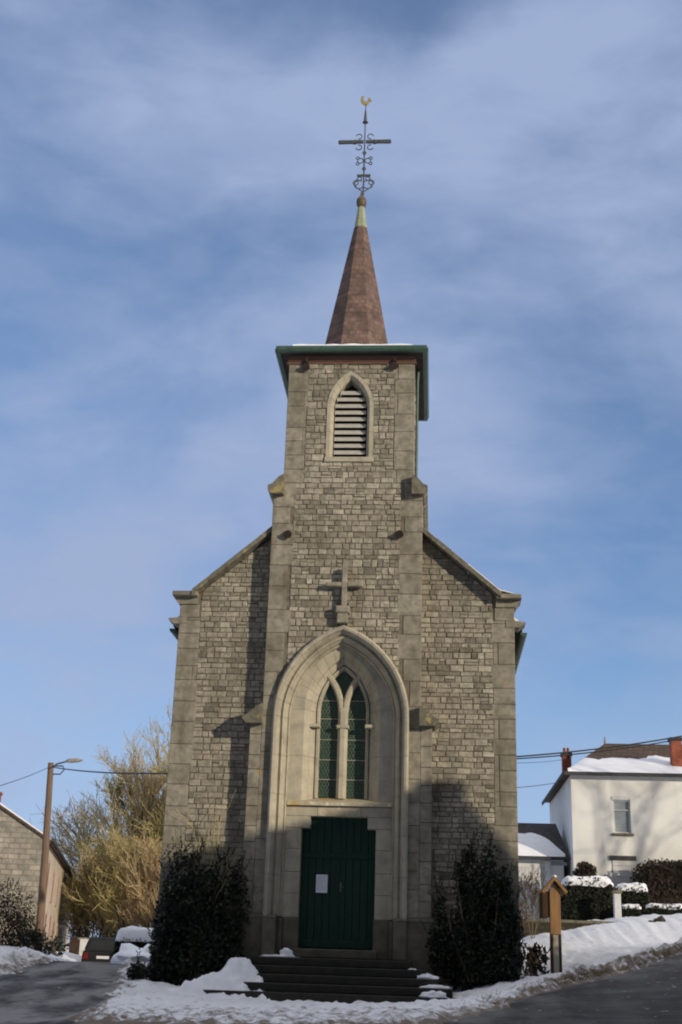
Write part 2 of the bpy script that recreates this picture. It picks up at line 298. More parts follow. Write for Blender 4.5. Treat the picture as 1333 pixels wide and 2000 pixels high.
def clip(poly, a, b, c):
    """keep a*u+b*z<=c"""
    out = []; n = len(poly)
    for i in range(n):
        p, q = poly[i], poly[(i + 1) % n]; dp = a * p[0] + b * p[1] - c; dq = a * q[0] + b * q[1] - c
        if dp <= 0: out.append(p)
        if dp * dq < 0:
            t = dp / (dp - dq); out.append((p[0] + (q[0] - p[0]) * t, p[1] + (q[1] - p[1]) * t))
    return out
def area(p): return abs(sum(p[i][0] * p[(i + 1) % len(p)][1] - p[(i + 1) % len(p)][0] * p[i][1] for i in range(len(p)))) / 2
def arch_sd(u, z, a, zs, cx, zb=-9):
    s = 1 if u >= 0 else -1
    if z < zb + .02: return zb - z + .001, (0, -1)
    if z < zs: return abs(u) - a, (s, 0)
    dx, dz = abs(u) - cx, z - zs; l = math.hypot(dx, dz)
    return l - (a - cx), (s * dx / l, dz / l)
def one_stone(mb, T, poly, rng, tint, dmax=.026, bev=.014, base=-.016):
    cx = sum(p[0] for p in poly) / len(poly); cz = sum(p[1] for p in poly) / len(poly)
    d = rng.uniform(0, dmax); n = len(poly); vs = [T(u, z, base) for u, z in poly] + [T(u, z, d - bev * .5) for u, z in poly]
    tl = rng.uniform(-.01, .01); tm = rng.uniform(-.008, .008)
    for u, z in poly:
        r = math.hypot(u - cx, z - cz); k = max(.3, 1 - bev / max(r, 1e-4))
        vs.append(T(cx + (u - cx) * k, cz + (z - cz) * k, d + tl * (u - cx) * 4 + tm * (z - cz) * 6))
    fs = [(i, (i + 1) % n, n + (i + 1) % n, n + i) for i in range(n)] + [(n + i, n + (i + 1) % n, 2 * n + (i + 1) % n, 2 * n + i) for i in range(n)] + [tuple(range(2 * n, 3 * n))]
    mb.add(vs, fs, tint)
def stones(mb, T, u0, u1, z0, z1, rng, rh=(.12, .21), rw=(.16, .46), gap=.016, hps=(), hole=None, tmap=None):
    z = z0
    while z < z1:
        h = min(rng.uniform(*rh), z1 - z)
        if z1 - z - h < .07: h = z1 - z
        u = u0 + 0
        first = True
        while u < u1:
            w = rng.uniform(*rw) * (.8 if first else 1); first = False
            if u1 - u - w < .1: w = u1 - u
            w = min(w, u1 - u)
            cells = [(u, u + w, z, z + h)]
            if h > .15 and rng.random() < .16:
                m = z + h * rng.uniform(.4, .6); cells = [(u, u + w, z, m), (u, u + w, m, z + h)]
            elif h > .16 and w > .36 and rng.random() < .15:
                m = u + w * rng.uniform(.35, .65); cells = [(u, m, z, z + h), (m, u + w, z, z + h)]
            for a, b, c, d in cells:
                g = gap / 2; j = lambda: rng.uniform(-.006, .009)
                poly = [(a + g + j(), c + g + j()), (b - g - j(), c + g + j()), (b - g - j(), d - g - j()), (a + g + j(), d - g - j())]
                for hp in hps:
                    poly = clip(poly, *hp)
                    if len(poly) < 3: break
                if len(poly) >= 3 and hole:
                    sds = [arch_sd(p[0], p[1], *hole)[0] for p in poly]
                    if max(sds) <= 0.01: poly = []
                    elif min(sds) < 0:
                        cu, cz = (a + b) / 2, (c + d) / 2; sd, nn = arch_sd(cu, cz, *hole); bp = (cu - nn[0] * sd, cz - nn[1] * sd)
                        poly = clip(poly, -nn[0], -nn[1], -(nn[0] * bp[0] + nn[1] * bp[1]))
                if len(poly) >= 3 and area(poly) > .0025:
                    t = rng.betavariate(2.6, 2.6)
                    if tmap: t += tmap((a + b) / 2, (c + d) / 2)
                    one_stone(mb, T, poly, rng, min(1, max(0, t)))
            u += w
        z += h
def arch_curve(a, zs, cx, n, side):
    """points of one side of a pointed arch, springing to apex"""
    R = a - cx; tm = math.acos(-cx / R)
    return [(side * (cx + R * math.cos(tm * i / n)), zs + R * math.sin(tm * i / n)) for i in range(n + 1)]
def sweep(mb, prof, zs, cx, zb, n=14, leg=6, rng=None, joint=True):
    """moulding: prof = [(half width, y)], runs up the jambs and round the arch on both sides"""
    for side in (-1, 1):
        rows = []
        for a, y in prof:
            pts = [(side * a, zb + (zs - zb) * i / leg) for i in range(leg)] + arch_curve(a, zs, cx, n, side)
            rows.append([(p[0], y, p[1]) for p in pts])
        cnt = len(rows[0]); k = len(prof)
        stepn = 2
        for s0 in range(0, cnt - 1, stepn):
            s1 = min(cnt - 1, s0 + stepn)
            vs = []; fs = []
            for i in range(s0, s1 + 1):
                for r in rows:
                    p = Vector(r[i])
                    if joint and i == s1 and s1 < cnt - 1: p = p + (Vector(r[i - 1]) - p).normalized() * .006
                    vs.append(p)
            for i in range(s1 - s0):
                for j in range(k - 1):
                    q = (i * k + j, i * k + j + 1, (i + 1) * k + j + 1, (i + 1) * k + j)
                    fs.append(q if side < 0 else q[::-1])
            mb.add(vs, fs, rng.random() if rng else .5)
def blob(mb, c, r, seed=0, amp=.25, n=14, m=8, flat=True, freq=2.5):
    """rounded irregular pile or dome"""
    vs = []; fs = []
    for i in range(m + 1):
        ph = (math.pi / 2) * i / m if flat else math.pi * i / m - math.pi / 2
        for j in range(n):
            th = 2 * math.pi * j / n
            d = Vector((math.cos(th) * math.cos(ph), math.sin(th) * math.cos(ph), math.sin(ph)))
            k = 1 + amp * fbm(d.x * freq + seed * 7.1, d.y * freq, d.z * freq + seed)
            vs.append((c[0] + d.x * r[0] * k, c[1] + d.y * r[1] * k, c[2] + d.z * r[2] * k))
    for i in range(m):
        for j in range(n): fs.append((i * n + j, i * n + (j + 1) % n, (i + 1) * n + (j + 1) % n, (i + 1) * n + j))
    if flat: fs.append(tuple(range(n - 1, -1, -1)))
    mb.add(vs, fs)

# ------------------------------------------------------------------ terrain
CP = np.array([(-4.33,-9.5,-.2),(-1.98,-9.5,-.12),(.83,-9.5,-.05),(3.38,-9,.02),(6.09,-8,.09),(-7.59,0,.3),(-7.53,2,.46),(-7.7,5,.6),(-7.3,6,.55),(-5.2,3,.5),
 (-4.41,-1.5,.25),(-4.09,-3.5,.05),(-3.44,-8,-.13),(2.22,-9,-.02),(3.18,-6.5,.15),(4.25,-4,.42),(5.29,-2.5,.62),(6.33,-1,.82),(8,2,1.26),(4.9,1.3,.55),(4.1,-.5,.5),
 (6.66,9,1.46),(9.32,9,1.58),(4.82,8,1.28),(10.06,13,2.35),(8.14,12,2.1),(4.87,12,1.48),(8,21,2.5),(12,21,2.6),(18,21,2.7),(0,-2.6,-.06),(-3,-2.6,-.02),(2.6,-2.6,.04),(0,0,0),(-4.3,0,.15),
 (2.2,-29.3,-.7),(10,-25,-.5),(-8,-25,-.7),(-10,24.5,-.1),(-10.3,17,.15),(-11.2,21,0),(-8.6,10,.40),(-11.5,32,-.35),(-15.5,30,.55),(-13.6,26,.62),(-10.5,12,.45),(-15,42,-.8),(-7.6,20,.75),(-6,26,.5),(0,20,1.0),(20,-25,.4),(16,-17,.5),(15,0,2.1),(17,8,2.6),(-12,5,.55),(-12,-8,-.2),(-20,18,.6),(30,-10,1.5)])
def _tps(P, reg=.02):
    n = len(P); d = np.hypot(P[:, None, 0] - P[None, :, 0], P[:, None, 1] - P[None, :, 1])
    K = np.where(d > 0, d * d * np.log(d + 1e-12), 0) + reg * np.eye(n) * 10
    Q = np.c_[np.ones(n), P[:, :2]]; A = np.zeros((n + 3, n + 3)); A[:n, :n] = K; A[:n, n:] = Q; A[n:, :n] = Q.T
    return np.linalg.solve(A, np.r_[P[:, 2], 0, 0, 0])
_W = _tps(CP)
def base_h(X, Y):
    X = np.asarray(X, float); Y = np.asarray(Y, float); out = _W[-3] + _W[-2] * X + _W[-1] * Y
    for (px, py, _), w in zip(CP, _W):
        d2 = (X - px) ** 2 + (Y - py) ** 2; out = out + w * .5 * d2 * np.log(d2 + 1e-12)
    r = np.hypot(X, Y - 5); k = np.clip((r - 34) / 30, 0, 1); k = k * k * (3 - 2 * k)
    far = .4 + .012 * np.clip(r - 60, 0, 400) * 0
    return np.clip(out, -3, 4) * (1 - k) + far * k
ROAD = np.array([(-14,-12),(-7.62,-.1),(-7.6,2),(-8.0,5),(-9.2,12),(-11.6,22),(-13.6,32),(-18,46),(-28,70),(-22,72),(-13,46),(-9.4,32),(-8.2,24),(-7.0,14),(-5.5,3.4),(-4.5,-1.5),(-4.15,-3.5),(-3.5,-8),(-3.0,-9.3),(-1.5,-10.2),(.6,-10.4),(2.1,-9.1),(3.1,-6.6),(4.2,-4.1),(5.25,-2.6),(6.3,-1.1),(8.0,1.9),(12,8),(20,18),(40,30),(44,22),(24,4),(15,-8),(11,-20),(9,-45),(-9,-45)])
def road_sd(X, Y):
    """signed distance to the road outline, negative on the road"""
    X = np.asarray(X, float); Y = np.asarray(Y, float); best = np.full(X.shape, 1e9); ins = np.zeros(X.shape, bool); n = len(ROAD)
    for i in range(n):
        ax, ay = ROAD[i]; bx, by = ROAD[(i + 1) % n]; dx, dy = bx - ax, by - ay
        t = np.clip(((X - ax) * dx + (Y - ay) * dy) / (dx * dx + dy * dy), 0, 1)
        best = np.minimum(best, np.hypot(X - ax - t * dx, Y - ay - t * dy))
        if dy != 0:
            c = ((ay > Y) != (by > Y)) & (X < (bx - ax) * (Y - ay) / dy + ax); ins ^= c
    return np.where(ins, -best, best)
def grid_noise(X, Y, s, seed, o=4):
    f = np.empty(X.size); xs = X.ravel(); ys = Y.ravel()
    for i in range(X.size): f[i] = mnoise.fractal(Vector((xs[i] * s + seed, ys[i] * s, seed * .37)), 1.0, 2.0, o)
    return f.reshape(X.shape)
def axis(lo, hi, step, far, grow=1.22):
    a = list(np.arange(lo, hi + 1e-6, step)); d = step
    while a[-1] < far: d *= grow; a.append(a[-1] + d)
    d = step; b = []
    x = a[0]
    while x > -far: d *= grow; x -= d; b.append(x)
    return np.array(b[::-1] + a)
def sheet(name, xs, ys, Z, m, attr=None, keep=None):
    nx, ny = len(xs), len(ys); X, Y = np.meshgrid(xs, ys)
    v = np.c_[X.ravel(), Y.ravel(), Z.ravel()]
    i = np.arange(nx * ny).reshape(ny, nx); q = np.stack([i[:-1, :-1], i[:-1, 1:], i[1:, 1:], i[1:, :-1]], -1).reshape(-1, 4)
    if keep is not None: q = q[keep.reshape(-1)[q].any(1)]
    me = bpy.data.meshes.new(name); me.vertices.add(len(v)); me.vertices.foreach_set('co', v.ravel().astype(np.float32))
    me.loops.add(q.size); me.loops.foreach_set('vertex_index', q.ravel().astype(np.int32)); me.polygons.add(len(q))
    me.polygons.foreach_set('loop_start', np.arange(0, q.size, 4, dtype=np.int32)); me.polygons.foreach_set('loop_total', np.full(len(q), 4, np.int32))
    me.update(calc_edges=True); me.polygons.foreach_set('use_smooth', np.ones(len(q), bool)); me.materials.append(m)
    if attr is not None:
        a = me.attributes.new('dirt', 'FLOAT', 'POINT'); a.data.foreach_set('value', attr.ravel().astype(np.float32))
    o = bpy.data.objects.new(name, me); COL.objects.link(o); return kind(o, 'structure')
xs = axis(-10, 11, .065, 1500); ys = axis(-11, 3.5, .065, 1500)
X, Y = np.meshgrid(xs, ys)
B = base_h(X, Y); SD = road_sd(X, Y)
n1 = grid_noise(X, Y, .9, 3.1); n2 = grid_noise(X, Y, 3.2, 8.4, 5)
sdn = SD + .35 * n1 + .12 * n2
th = np.clip(sdn / .55, -1, 1) * .10
th = np.where(th > 0, th, th * 1.2) + np.where(sdn > 0, .05 * n1 + .06 * n2, 0)
bank = np.exp(-((sdn - .45) / .38) ** 2) * np.where(X > 3.0, np.clip((X - 3) / 2.5, 0, 1), 0) * (.11 + .15 * n2)
bankL = np.exp(-((sdn - .6) / .5) ** 2) * np.where(X < -7, 1, 0) * (.14 + .1 * n2)
dent = np.zeros_like(B)
rf_ = random.Random(5)
for k in range(230):                                   # trodden footprints and shovel marks
    fx, fy = rf_.uniform(-4.5, 6.0), rf_.uniform(-9.5, -2.6); ca, sa = math.cos(a_ := rf_.uniform(0, 3.1)), math.sin(a_)
    m_ = (np.abs(X - fx) < .5) & (np.abs(Y - fy) < .5); u_ = (X[m_] - fx) * ca + (Y[m_] - fy) * sa; v_ = -(X[m_] - fx) * sa + (Y[m_] - fy) * ca
    e_ = (u_ / rf_.uniform(.12, .2)) ** 2 + (v_ / rf_.uniform(.06, .1)) ** 2; dent[m_] += rf_.uniform(.03, .07) * (np.exp(-e_ ** 1.5) - .35 * np.exp(-((e_ - 2.2) / 1.0) ** 2))
Z = B + th + bank + bankL - dent * (SD > .05)
dirt = np.clip(1.0 - sdn / .5, 0, 1) * .62 + np.where((X > 3.0) & (sdn < 1.2), .52 * np.clip((X - 3) / 1.5, 0, 1) * np.exp(-((sdn - .45) / .5) ** 2), 0)
dirt += np.where((Y < -4.5) & (X > -5) & (X < 5), .42 * np.clip((-4.5 - Y) / 4.0, 0, 1), 0) + .10
ground = sheet('ground', xs, ys, Z, M['ground'], dirt)
xr = axis(-12, 14, .3, 90, 1.3); yr = axis(-14, 14, .3, 90, 1.3)
XR, YR = np.meshgrid(xr, yr)
road = sheet('road', xr, yr, base_h(XR, YR), M['road'], np.clip((-1.5 - XR) / 3, 0, 1) * .9 + .5 * np.clip(1 + road_sd(XR, YR) / 1.6, 0, 1) + .12, keep=road_sd(XR, YR) < 1.2)

def gz(x, y): return float(base_h(np.array(x), np.array(y)))

# ================================================================== CHURCH
rng = random.Random(4)
church = empty('church', (0, 0, 0), 'small grey stone village church with square tower, red-brown spire and green door', 'church')
Tf = lambda y: (lambda u, z, d: (u, y - d, z))
GS, GZ0 = .863, 10.86 + 1.9 * .863                 # gable slope, height on the axis
# --- nave front wall
mb = MB()
stain = lambda u, z: .10 * fbm(u * .5 + 3, z * .5, 5, 3)
for s in (-1, 1):
    u0, u1 = (-3.58, -1.82) if s < 0 else (1.82, 3.58)
    mb = MB(); stones(mb, Tf(0), u0, u1, .0, 10.95, rng, rh=(.095, .165), rw=(.13, .36), hps=[(s * GS, 1, GZ0 - .06)], tmap=stain)
    mb.build('nave_wall', M['stone'], church)
    mb = MB(); z = 0
    while z < 8.6:                                   # dressed corner stones
        h = min(rng.uniform(.32, .58), 8.62 - z)
        if 8.62 - z - h < .2: h = 8.62 - z
        w = rng.choice((.40, .52, .56)); x0, x1 = (-4.1, -4.1 + w) if s < 0 else (4.1 - w, 4.1)
        if w < .5:
            a, b = (x1 + .008, -3.58) if s < 0 else (3.58, x0 - .008)
            if b - a > .05: mb.cbox(a, b, -.004, .03, z + .006, z + h - .006, tint=rng.random())
        mb.cbox(x0, x1, -.014, .45, z + .006, z + h - .006, tint=rng.random()); z += h
    mb.build('quoins', M['ashlar'], church)
mb = MB()
for s in (-1, 1):
    prof = [(s * 1.7, -.4), (s * 4.085, -.4), (s * 4.085, 9.0), (s * 3.75, GZ0 - 3.75 * GS - .05), (s * 1.7, GZ0 - 1.7 * GS - .05)][::s]
    mb.prism(prof, lambda p, q, d: (p, d, q), .007, .5)
mb.build('mortar_bed', M['mortar'], church)
# --- nave side walls, rear gable and roof
side = courses(mat('side_rubble', (.27, .24, .18), (.18, .16, .12), scale=2.5, bump=.6), .16, .34, .018, axis='YZ')
for s in (-1, 1):
    mb = MB(); x0, x1 = (-4.06, -3.6) if s < 0 else (3.6, 4.06)
    mb.box(x0, x1, .45, 10, -.4, 8.55); mb.build('side_wall', side, church)
mb = MB(); mb.prism([(-4.06, -.4), (4.06, -.4), (4.06, 8.5), (0, 8.5 + 4.06 * GS), (-4.06, 8.5)], lambda p, q, d: (p, d, q), 10, 10.45); mb.build('rear_wall', M['mortar'], church)
for s in (-1, 1):
    mb = MB(); e = 4.32; za = GZ0 - .12; ze = za - e * GS
    mb.prism([(0, za), (s * e, ze), (s * e, ze - .1), (0, za - .1)], lambda p, q, d: (p, d, q), .36, 10.6)
    rf = mb.build('nave_roof', M['slate'], church)
    mb = MB(); mb.prism([(s * 1.9, za - 1.9 * GS + .004), (s * 4.2, ze + .12 * GS + .004), (s * 4.24, ze + .16), (s * 1.9, za - 1.9 * GS + .07)], lambda p, q, d: (p, d, q), .42, 10.5)
    mb.build('snow_cover', M['snow'], rf)
    mb = MB(); xg = s * 4.36                            # half-round gutter
    pr = [(xg + .085 * math.cos(t), 8.52 + .085 * math.sin(t)) for t in [math.pi + math.pi * i / 8 for i in range(9)]] + [(xg + .07, 8.535), (xg - .07, 8.535)]
    mb.prism(pr, lambda p, q, d: (p, d, q), .5, 10.5); mb.build('gutter', M['gutter'], church)
# --- gable copings and kneelers
for s in (-1, 1):
    mb = MB(); nx, nz_ = GS / math.hypot(GS, 1), 1 / math.hypot(GS, 1)
    a = (s * 1.80, GZ0 - 1.80 * GS); b = (s * 3.78, GZ0 - 3.78 * GS)
    segs = 5
    for i in range(segs):
        p = [a[0] + (b[0] - a[0]) * i / segs, a[1] + (b[1] - a[1]) * i / segs]; q = [a[0] + (b[0] - a[0]) * (i + 1) / segs, a[1] + (b[1] - a[1]) * (i + 1) / segs]
        dl = Vector((q[0] - p[0], q[1] - p[1])).normalized() * .004
        o = .012 * rng.uniform(-1, 1)
        mb.prism([(p[0] + dl.x, p[1] + dl.y - .03), (q[0] - dl.x, q[1] - dl.y - .03), (q[0] - dl.x + s * nx * .02, q[1] - dl.y + .1 + o), (p[0] + dl.x + s * nx * .02, p[1] + dl.y + .1 + o)], lambda u, v, d: (u, d, v), -.30 + o * .5, .37, rng.random())
    cp = mb.build('coping', M['coping'], church)
    mb = MB()
    if s > 0: mb.prism([(1.88, GZ0 - 1.88 * GS + .105), (3.4, GZ0 - 3.4 * GS + .105), (3.72, GZ0 - 3.72 * GS + .118), (4.12, 9.312), (4.05, 9.345), (3.74, 9.43), (3.4, GZ0 - 3.4 * GS + .16), (1.88, GZ0 - 1.88 * GS + .14)], lambda u, v, d: (u, d, v), -.22, .3)
    else: mb.prism([(-4.15, 9.312), (-3.80, 9.312), (-3.78, 9.35), (-4.05, 9.345)], lambda u, v, d: (u, d, v), -.1, .3)
    mb.build('snow_strip', M['snow'], cp)
    mb = MB(); f = lambda x0, x1, y0, z0, z1, t: mb.cbox(min(s * x0, s * x1), max(s * x0, s * x1), y0, .5, z0, z1, .014, t)
    f(3.66, 4.27, -.26, 9.19, 9.305, .3)
    mb.prism([(s * 3.66, 9.02), (s * 4.14, 9.02), (s * 4.25, 9.185), (s * 3.66, 9.185)][::s], lambda u, v, d: (u, d, v), -.06, .45, .8)
    f(3.62, 4.10, -.022, 8.69, 9.015, .45)
    mb.prism([(s * 3.9, 8.53), (s * 4.22, 8.53), (s * 4.37, 8.63), (s * 4.37, 8.665), (s * 4.12, 8.69), (s * 3.9, 8.69)][::s], lambda u, v, d: (u, d, v), -.03, .45, .5)
    f(3.55, 3.895, -.016, 8.62, 8.685, .6)
    mb.build('kneeler', M['ashlar'], church)

# --- tower, lower stage
YT = -.41; TW = 1.866
ARCH = (6.2, -.71)                                    # springing height, arc centre offset
mb = MB()
stones(mb, Tf(YT), -1.34, 1.34, 1.78, 12.1, rng, rh=(.10, .20), rw=(.12, .34), hole=(1.56, 6.2, -.71), tmap=lambda u, z: .12 * fbm(u * .6, z * .6, 9, 3) - (.10 if 10.2 < z < 12 and u > .3 else 0))
mb.build('tower_wall', M['stone'], church)
for s in (-1, 1):
    mb = MB(); z = 1.78
    while z < 12.1:
        h = min(rng.uniform(.36, .62), 12.1 - z)
        if 12.1 - z - h < .2: h = 12.1 - z
        w = rng.choice((.44, .56, .58)); inner = 1.32 if z > 8.0 else None
        # wide stones reach the portal below the springing
        lo = TW - w
        if z < 7.6:
            d_in = 1.58
            if z > 6.2: d_in = max(.2, ARCH[1] + math.sqrt(max(0, 2.31 ** 2 - (z - 6.2) ** 2)) + .02)
            lo = max(lo, d_in)
            if z < 6.3: lo = 1.57
        hi = TW - .002 if z < 6 else TW
        x0, x1 = (lo, hi) if s > 0 else (-hi, -lo)
        mb.cbox(x0, x1, YT - .012, -.02, z + .005, z + h - .005, .01, rng.random()); z += h
    mb.build('quoins', M['ashlar'], church)
mb = MB()                                             # bed behind the joints, open at the portal
yb = YT + .007
for s in (-1, 1):
    mb.box(min(s * 1.5, s * 1.85), max(s * 1.5, s * 1.85), yb, 0, -.3, 6.2)
    cv = arch_curve(1.5, 6.2, -.71, 12, s)
    for i in range(12):
        a, b = cv[i], cv[i + 1]
        mb.add([(a[0], yb, a[1]), (s * 1.85, yb, a[1]), (s * 1.85, yb, b[1]), (b[0], yb, b[1])], [(0, 1, 2, 3) if s > 0 else (3, 2, 1, 0)])
mb.box(-1.85, 1.85, yb, 3.3, cv[-1][1], 12.1)
mb.build('tower_core', M['mortar'], church)
mb = MB()                                             # flanks above the nave roof
for s in (-1, 1): 
    mb = MB(); stones(mb, (lambda u, z, d, s=s: (s * (1.852 + d), u, z)), 0, 3.3, 9.6, 12.1, rng); mb.build('tower_flank', M['stone'], church)
# weathered shoulders where the tower narrows
def cap_prof(s, xi, xo, ztop, zlip, zb):
    return [(s * xi, zb), (s * (xo - .09), zb), (s * xo, zb + .10), (s * xo, zlip), (s * (xo - .1), zlip + .035), (s * (xi + .12), ztop - .07), (s * xi, ztop)][::s]
for s in (-1, 1):
    mb = MB(); mb.prism(cap_prof(s, 1.60, 1.99, 12.26, 11.96, 11.74), lambda p, q, d: (p, d, q), YT - .24, 3.42, .45)
    mb.build('shoulder_cap', M['coping'], church)
# --- buttresses
for s in (-1, 1):
    mb = MB(); z = 1.78
    while z < 6.02:
        h = min(rng.uniform(.3, .5), 6.02 - z)
        if 6.02 - z - h < .18: h = 6.02 - z
        mb.cbox(min(s * 1.868, s * 2.135), max(s * 1.868, s * 2.135), YT - .012, .0, z + .005, z + h - .005, .01, rng.random()); z += h
    bt = mb.build('buttress', M['ashlar'], church)
    mb = MB(); mb.prism(cap_prof(s, 1.84, 2.29, 6.47, 6.17, 6.0), lambda p, q, d: (p, d, q), YT - .28, .02, .6)
    mb.build('buttress_cap', M['coping'], bt)
    mb = MB(); mb.cbox(min(s * 1.56, s * 2.2), max(s * 1.56, s * 2.2), YT - .075, .0, -.3, 1.70, .03, .5)
    mb.prism([(YT - .075, 1.70), (YT - .02, 1.78), (0, 1.78), (0, 1.70)], lambda p, q, d: (d, p, q), min(s * 1.56, s * 2.2) + .004, max(s * 1.56, s * 2.2) - .004)
    mb.build('plinth', M['plinth'], church)
# --- tower, belfry stage
BW, BZS, BCX = .585, 14.2, -.55
UW = 1.631
mb = MB()
stones(mb, Tf(YT), -1.12, 1.12, 12.1, 15.62, rng, rh=(.11, .21), rw=(.12, .34), hole=(.60, BZS, BCX, 12.68), tmap=lambda u, z: .06 + .1 * fbm(u * .6, z * .6, 19, 3))
mb.build('belfry_wall', M['stone'], church)
for s in (-1, 1):
    mb = MB(); stones(mb, (lambda u, z, d, s=s: (s * (1.612 + d), u, z)), .06, 3.35, 12.1, 15.62, rng); mb.build('belfry_wall', M['stone'], church)
    mb = MB(); z = 12.1
    while z < 15.62:
        h = min(rng.uniform(.34, .6), 15.62 - z)
        if 15.62 - z - h < .2: h = 15.62 - z
        w = rng.choice((.42, .5, .53)); lo = UW - w
        mb.cbox(min(s * lo, s * UW), max(s * lo, s * UW), YT - .012, .05, z + .005, z + h - .005, .01, rng.random())
        if w < .5:
            mb.cbox(min(s * 1.105, s * (lo - .008)), max(s * 1.105, s * (lo - .008)), YT - .002, YT + .05, z + .006, z + h - .006, .008, rng.random())
        z += h
    mb.build('quoins', M['ashlar'], church)
mb = MB()
for s in (-1, 1):
    mb.box(min(s * .59, s * 1.6), max(s * .59, s * 1.6), yb, .3, 12.1, BZS)
    cv = arch_curve(.59, BZS, BCX, 10, s)
    for i in range(10):
        a, b = cv[i], cv[i + 1]
        mb.add([(a[0], yb, a[1]), (s * 1.6, yb, a[1]), (s * 1.6, yb, b[1]), (b[0], yb, b[1])], [(0, 1, 2, 3) if s > 0 else (3, 2, 1, 0)])
    mb.box(min(s * 1.3, s * 1.6), max(s * 1.3, s * 1.6), .3, 3.34, 12.1, 15.6)
mb.box(-.589, .589, yb, .3, 12.1, 12.7)
mb.box(-1.6, 1.6, yb, .3, cv[-1][1], 15.6); mb.box(-1.3, 1.3, 3.0, 3.34, 12.1, 15.6)
mb.build('belfry_core', M['mortar'], church)
# belfry opening
mb = MB()
sweep(mb, [(.60, YT + .01), (.595, YT - .03), (.50, YT - .03), (.43, YT + .10), (.415, YT + .40)], BZS, BCX, 12.80, n=10, leg=4, rng=rng)
mb.cbox(-.62, .62, YT - .06, YT + .42, 12.66, 12.795, .015, .7)
lw = mb.build('louvred_window', M['pale'], church)
mb = MB()
for i in range(10):
    z = 12.93 + i * .185
    hw = .40 if z < BZS - .05 else max(.06, arch_sd(0, 0, 1, 1, 0)[0] * 0 + (BCX + math.sqrt(max(0, (.41 - BCX) ** 2 - (z + .12 - BZS) ** 2))))
    mb.prism([(YT + .10, z - .012), (YT + .10, z + .012), (YT + .17, z + .125), (YT + .19, z + .115)], lambda p, q, d: (d, p, q), -hw, hw, rng.random())
mb.build('louvre_slats', M['louvre'], lw)
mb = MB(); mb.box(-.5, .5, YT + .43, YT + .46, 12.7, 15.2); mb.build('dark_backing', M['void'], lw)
# --- corbel drains
for x, z, st in ((-1.18, 15.30, True), (1.11, 15.33, True), (-1.45, 10.72, False), (1.31, 10.74, False)):
    mb = MB()
    mb.tube([(x, YT + .05, z + .02), (x, YT - .06, z + .01), (x, YT - .13, z - .03)], .10, 10, .085)
    mb.tube([(x, YT - .125, z - .028), (x, YT - .15, z - .045)], .105, 10, .10)
    if st: mb.box(x + .0, x + .05, YT - .16, YT - .02, z + .1, 15.52)
    mb.build('spout', M['rock'], church)
# --- tower eaves, roof and spire
EW, EY0, EY1, EZ = 1.945, -.76, 3.62, 15.60
mb = MB()
mb.box(-EW + .06, EW - .06, EY0 + .06, EY1 - .06, EZ + .02, EZ + .06); mb.build('soffit', M['soffit'], church)
mb = MB()
for a in ((-1.66, 1.66, YT - .06, YT - .0),): mb.box(a[0], a[1], a[2], a[3] + .02, 15.47, 15.618)
mb.box(-1.68, 1.68, YT - .04, YT + .1, 15.40, 15.468)
mb.build('fascia_board', M['fascia'], church)
mb = MB()
g = [(0, 0), (.10, 0), (.14, .05), (.14, .135), (.11, .16), (0, .16)]
mb.prism([(EY0 + .08 - p, EZ + q) for p, q in g], lambda p, q, d: (d, p, q), -EW - .0, EW + .0)
mb.prism([(EY1 - .08 + p, EZ + q) for p, q in g][::-1], lambda p, q, d: (d, p, q), -EW, EW)
for s in (-1, 1): mb.prism([(s * (EW - .10 + p), EZ + q) for p, q in g][::-s], lambda p, q, d: (p, d, q), EY0 + .085, EY1 - .085)
mb.build('gutter', M['gutter'], church)
SX, SY = 0.0, 1.43
mb = MB()
c4 = [(-EW + .02, EY0 + .02), (EW - .02, EY0 + .02), (EW - .02, EY1 - .02), (-EW + .02, EY1 - .02)]
zr = EZ + .14
mb.add([(x, y, zr) for x, y in c4] + [(x * .45, SY + (y - SY) * .45, zr + .62) for x, y in c4], [(0, 1, 5, 4), (1, 2, 6, 5), (2, 3, 7, 6), (3, 0, 4, 7), (4, 5, 6, 7)])
tr = mb.build('tower_roof', M['slate'], church)
mb = MB()                                            # snow lying on the low roof
xs_ = np.linspace(-1.55, 1.6, 34)
V = []; Fq = []
for i, x in enumerate(xs_):
    t0 = .05 + .03 * nzv(x * 3, 1.7)
    for k, (fy, up) in enumerate(((0.015, 0.0), (.05, t0 + .03), (.5, t0 + .05), (1., .06))):
        y = EY0 + .04 + (SY - .87 - EY0) * fy; V.append((x * (1 - .25 * fy), y, zr + .62 * fy * (SY - .87 - EY0) / (2.19 * .55) + up))
for i in range(33):
    for k in range(3): Fq.append((i * 4 + k, (i + 1) * 4 + k, (i + 1) * 4 + k + 1, i * 4 + k + 1))
mb.add(V, Fq); mb.build('snow_cover', M['snow'], tr, True)
mb = MB()
def octo(r, z): return [(SX + r / math.cos(math.pi / 8) * math.cos(math.pi / 8 + k * math.pi / 4), SY + r / math.cos(math.pi / 8) * math.sin(math.pi / 8 + k * math.pi / 4), z) for k in range(8)]
SZ0, SZ1, SR0 = 16.2, 20.75, 1.06
rings = [(SR0 + .06, SZ0)] + [(SR0 + (.165 - SR0) * t, SZ0 + .15 + (SZ1 - SZ0 - .15) * t) for t in (0, .12, .25, .4, .55, .7, .85, 1)]
rings = [(.98, SZ0), (.90, SZ0 + .35)] + [(.90 + (.165 - .90) * t, SZ0 + .35 + (SZ1 - SZ0 - .35) * t) for t in (.15, .3, .5, .7, .85, 1)]
vs = []
for r, z in rings: vs += octo(r, z)
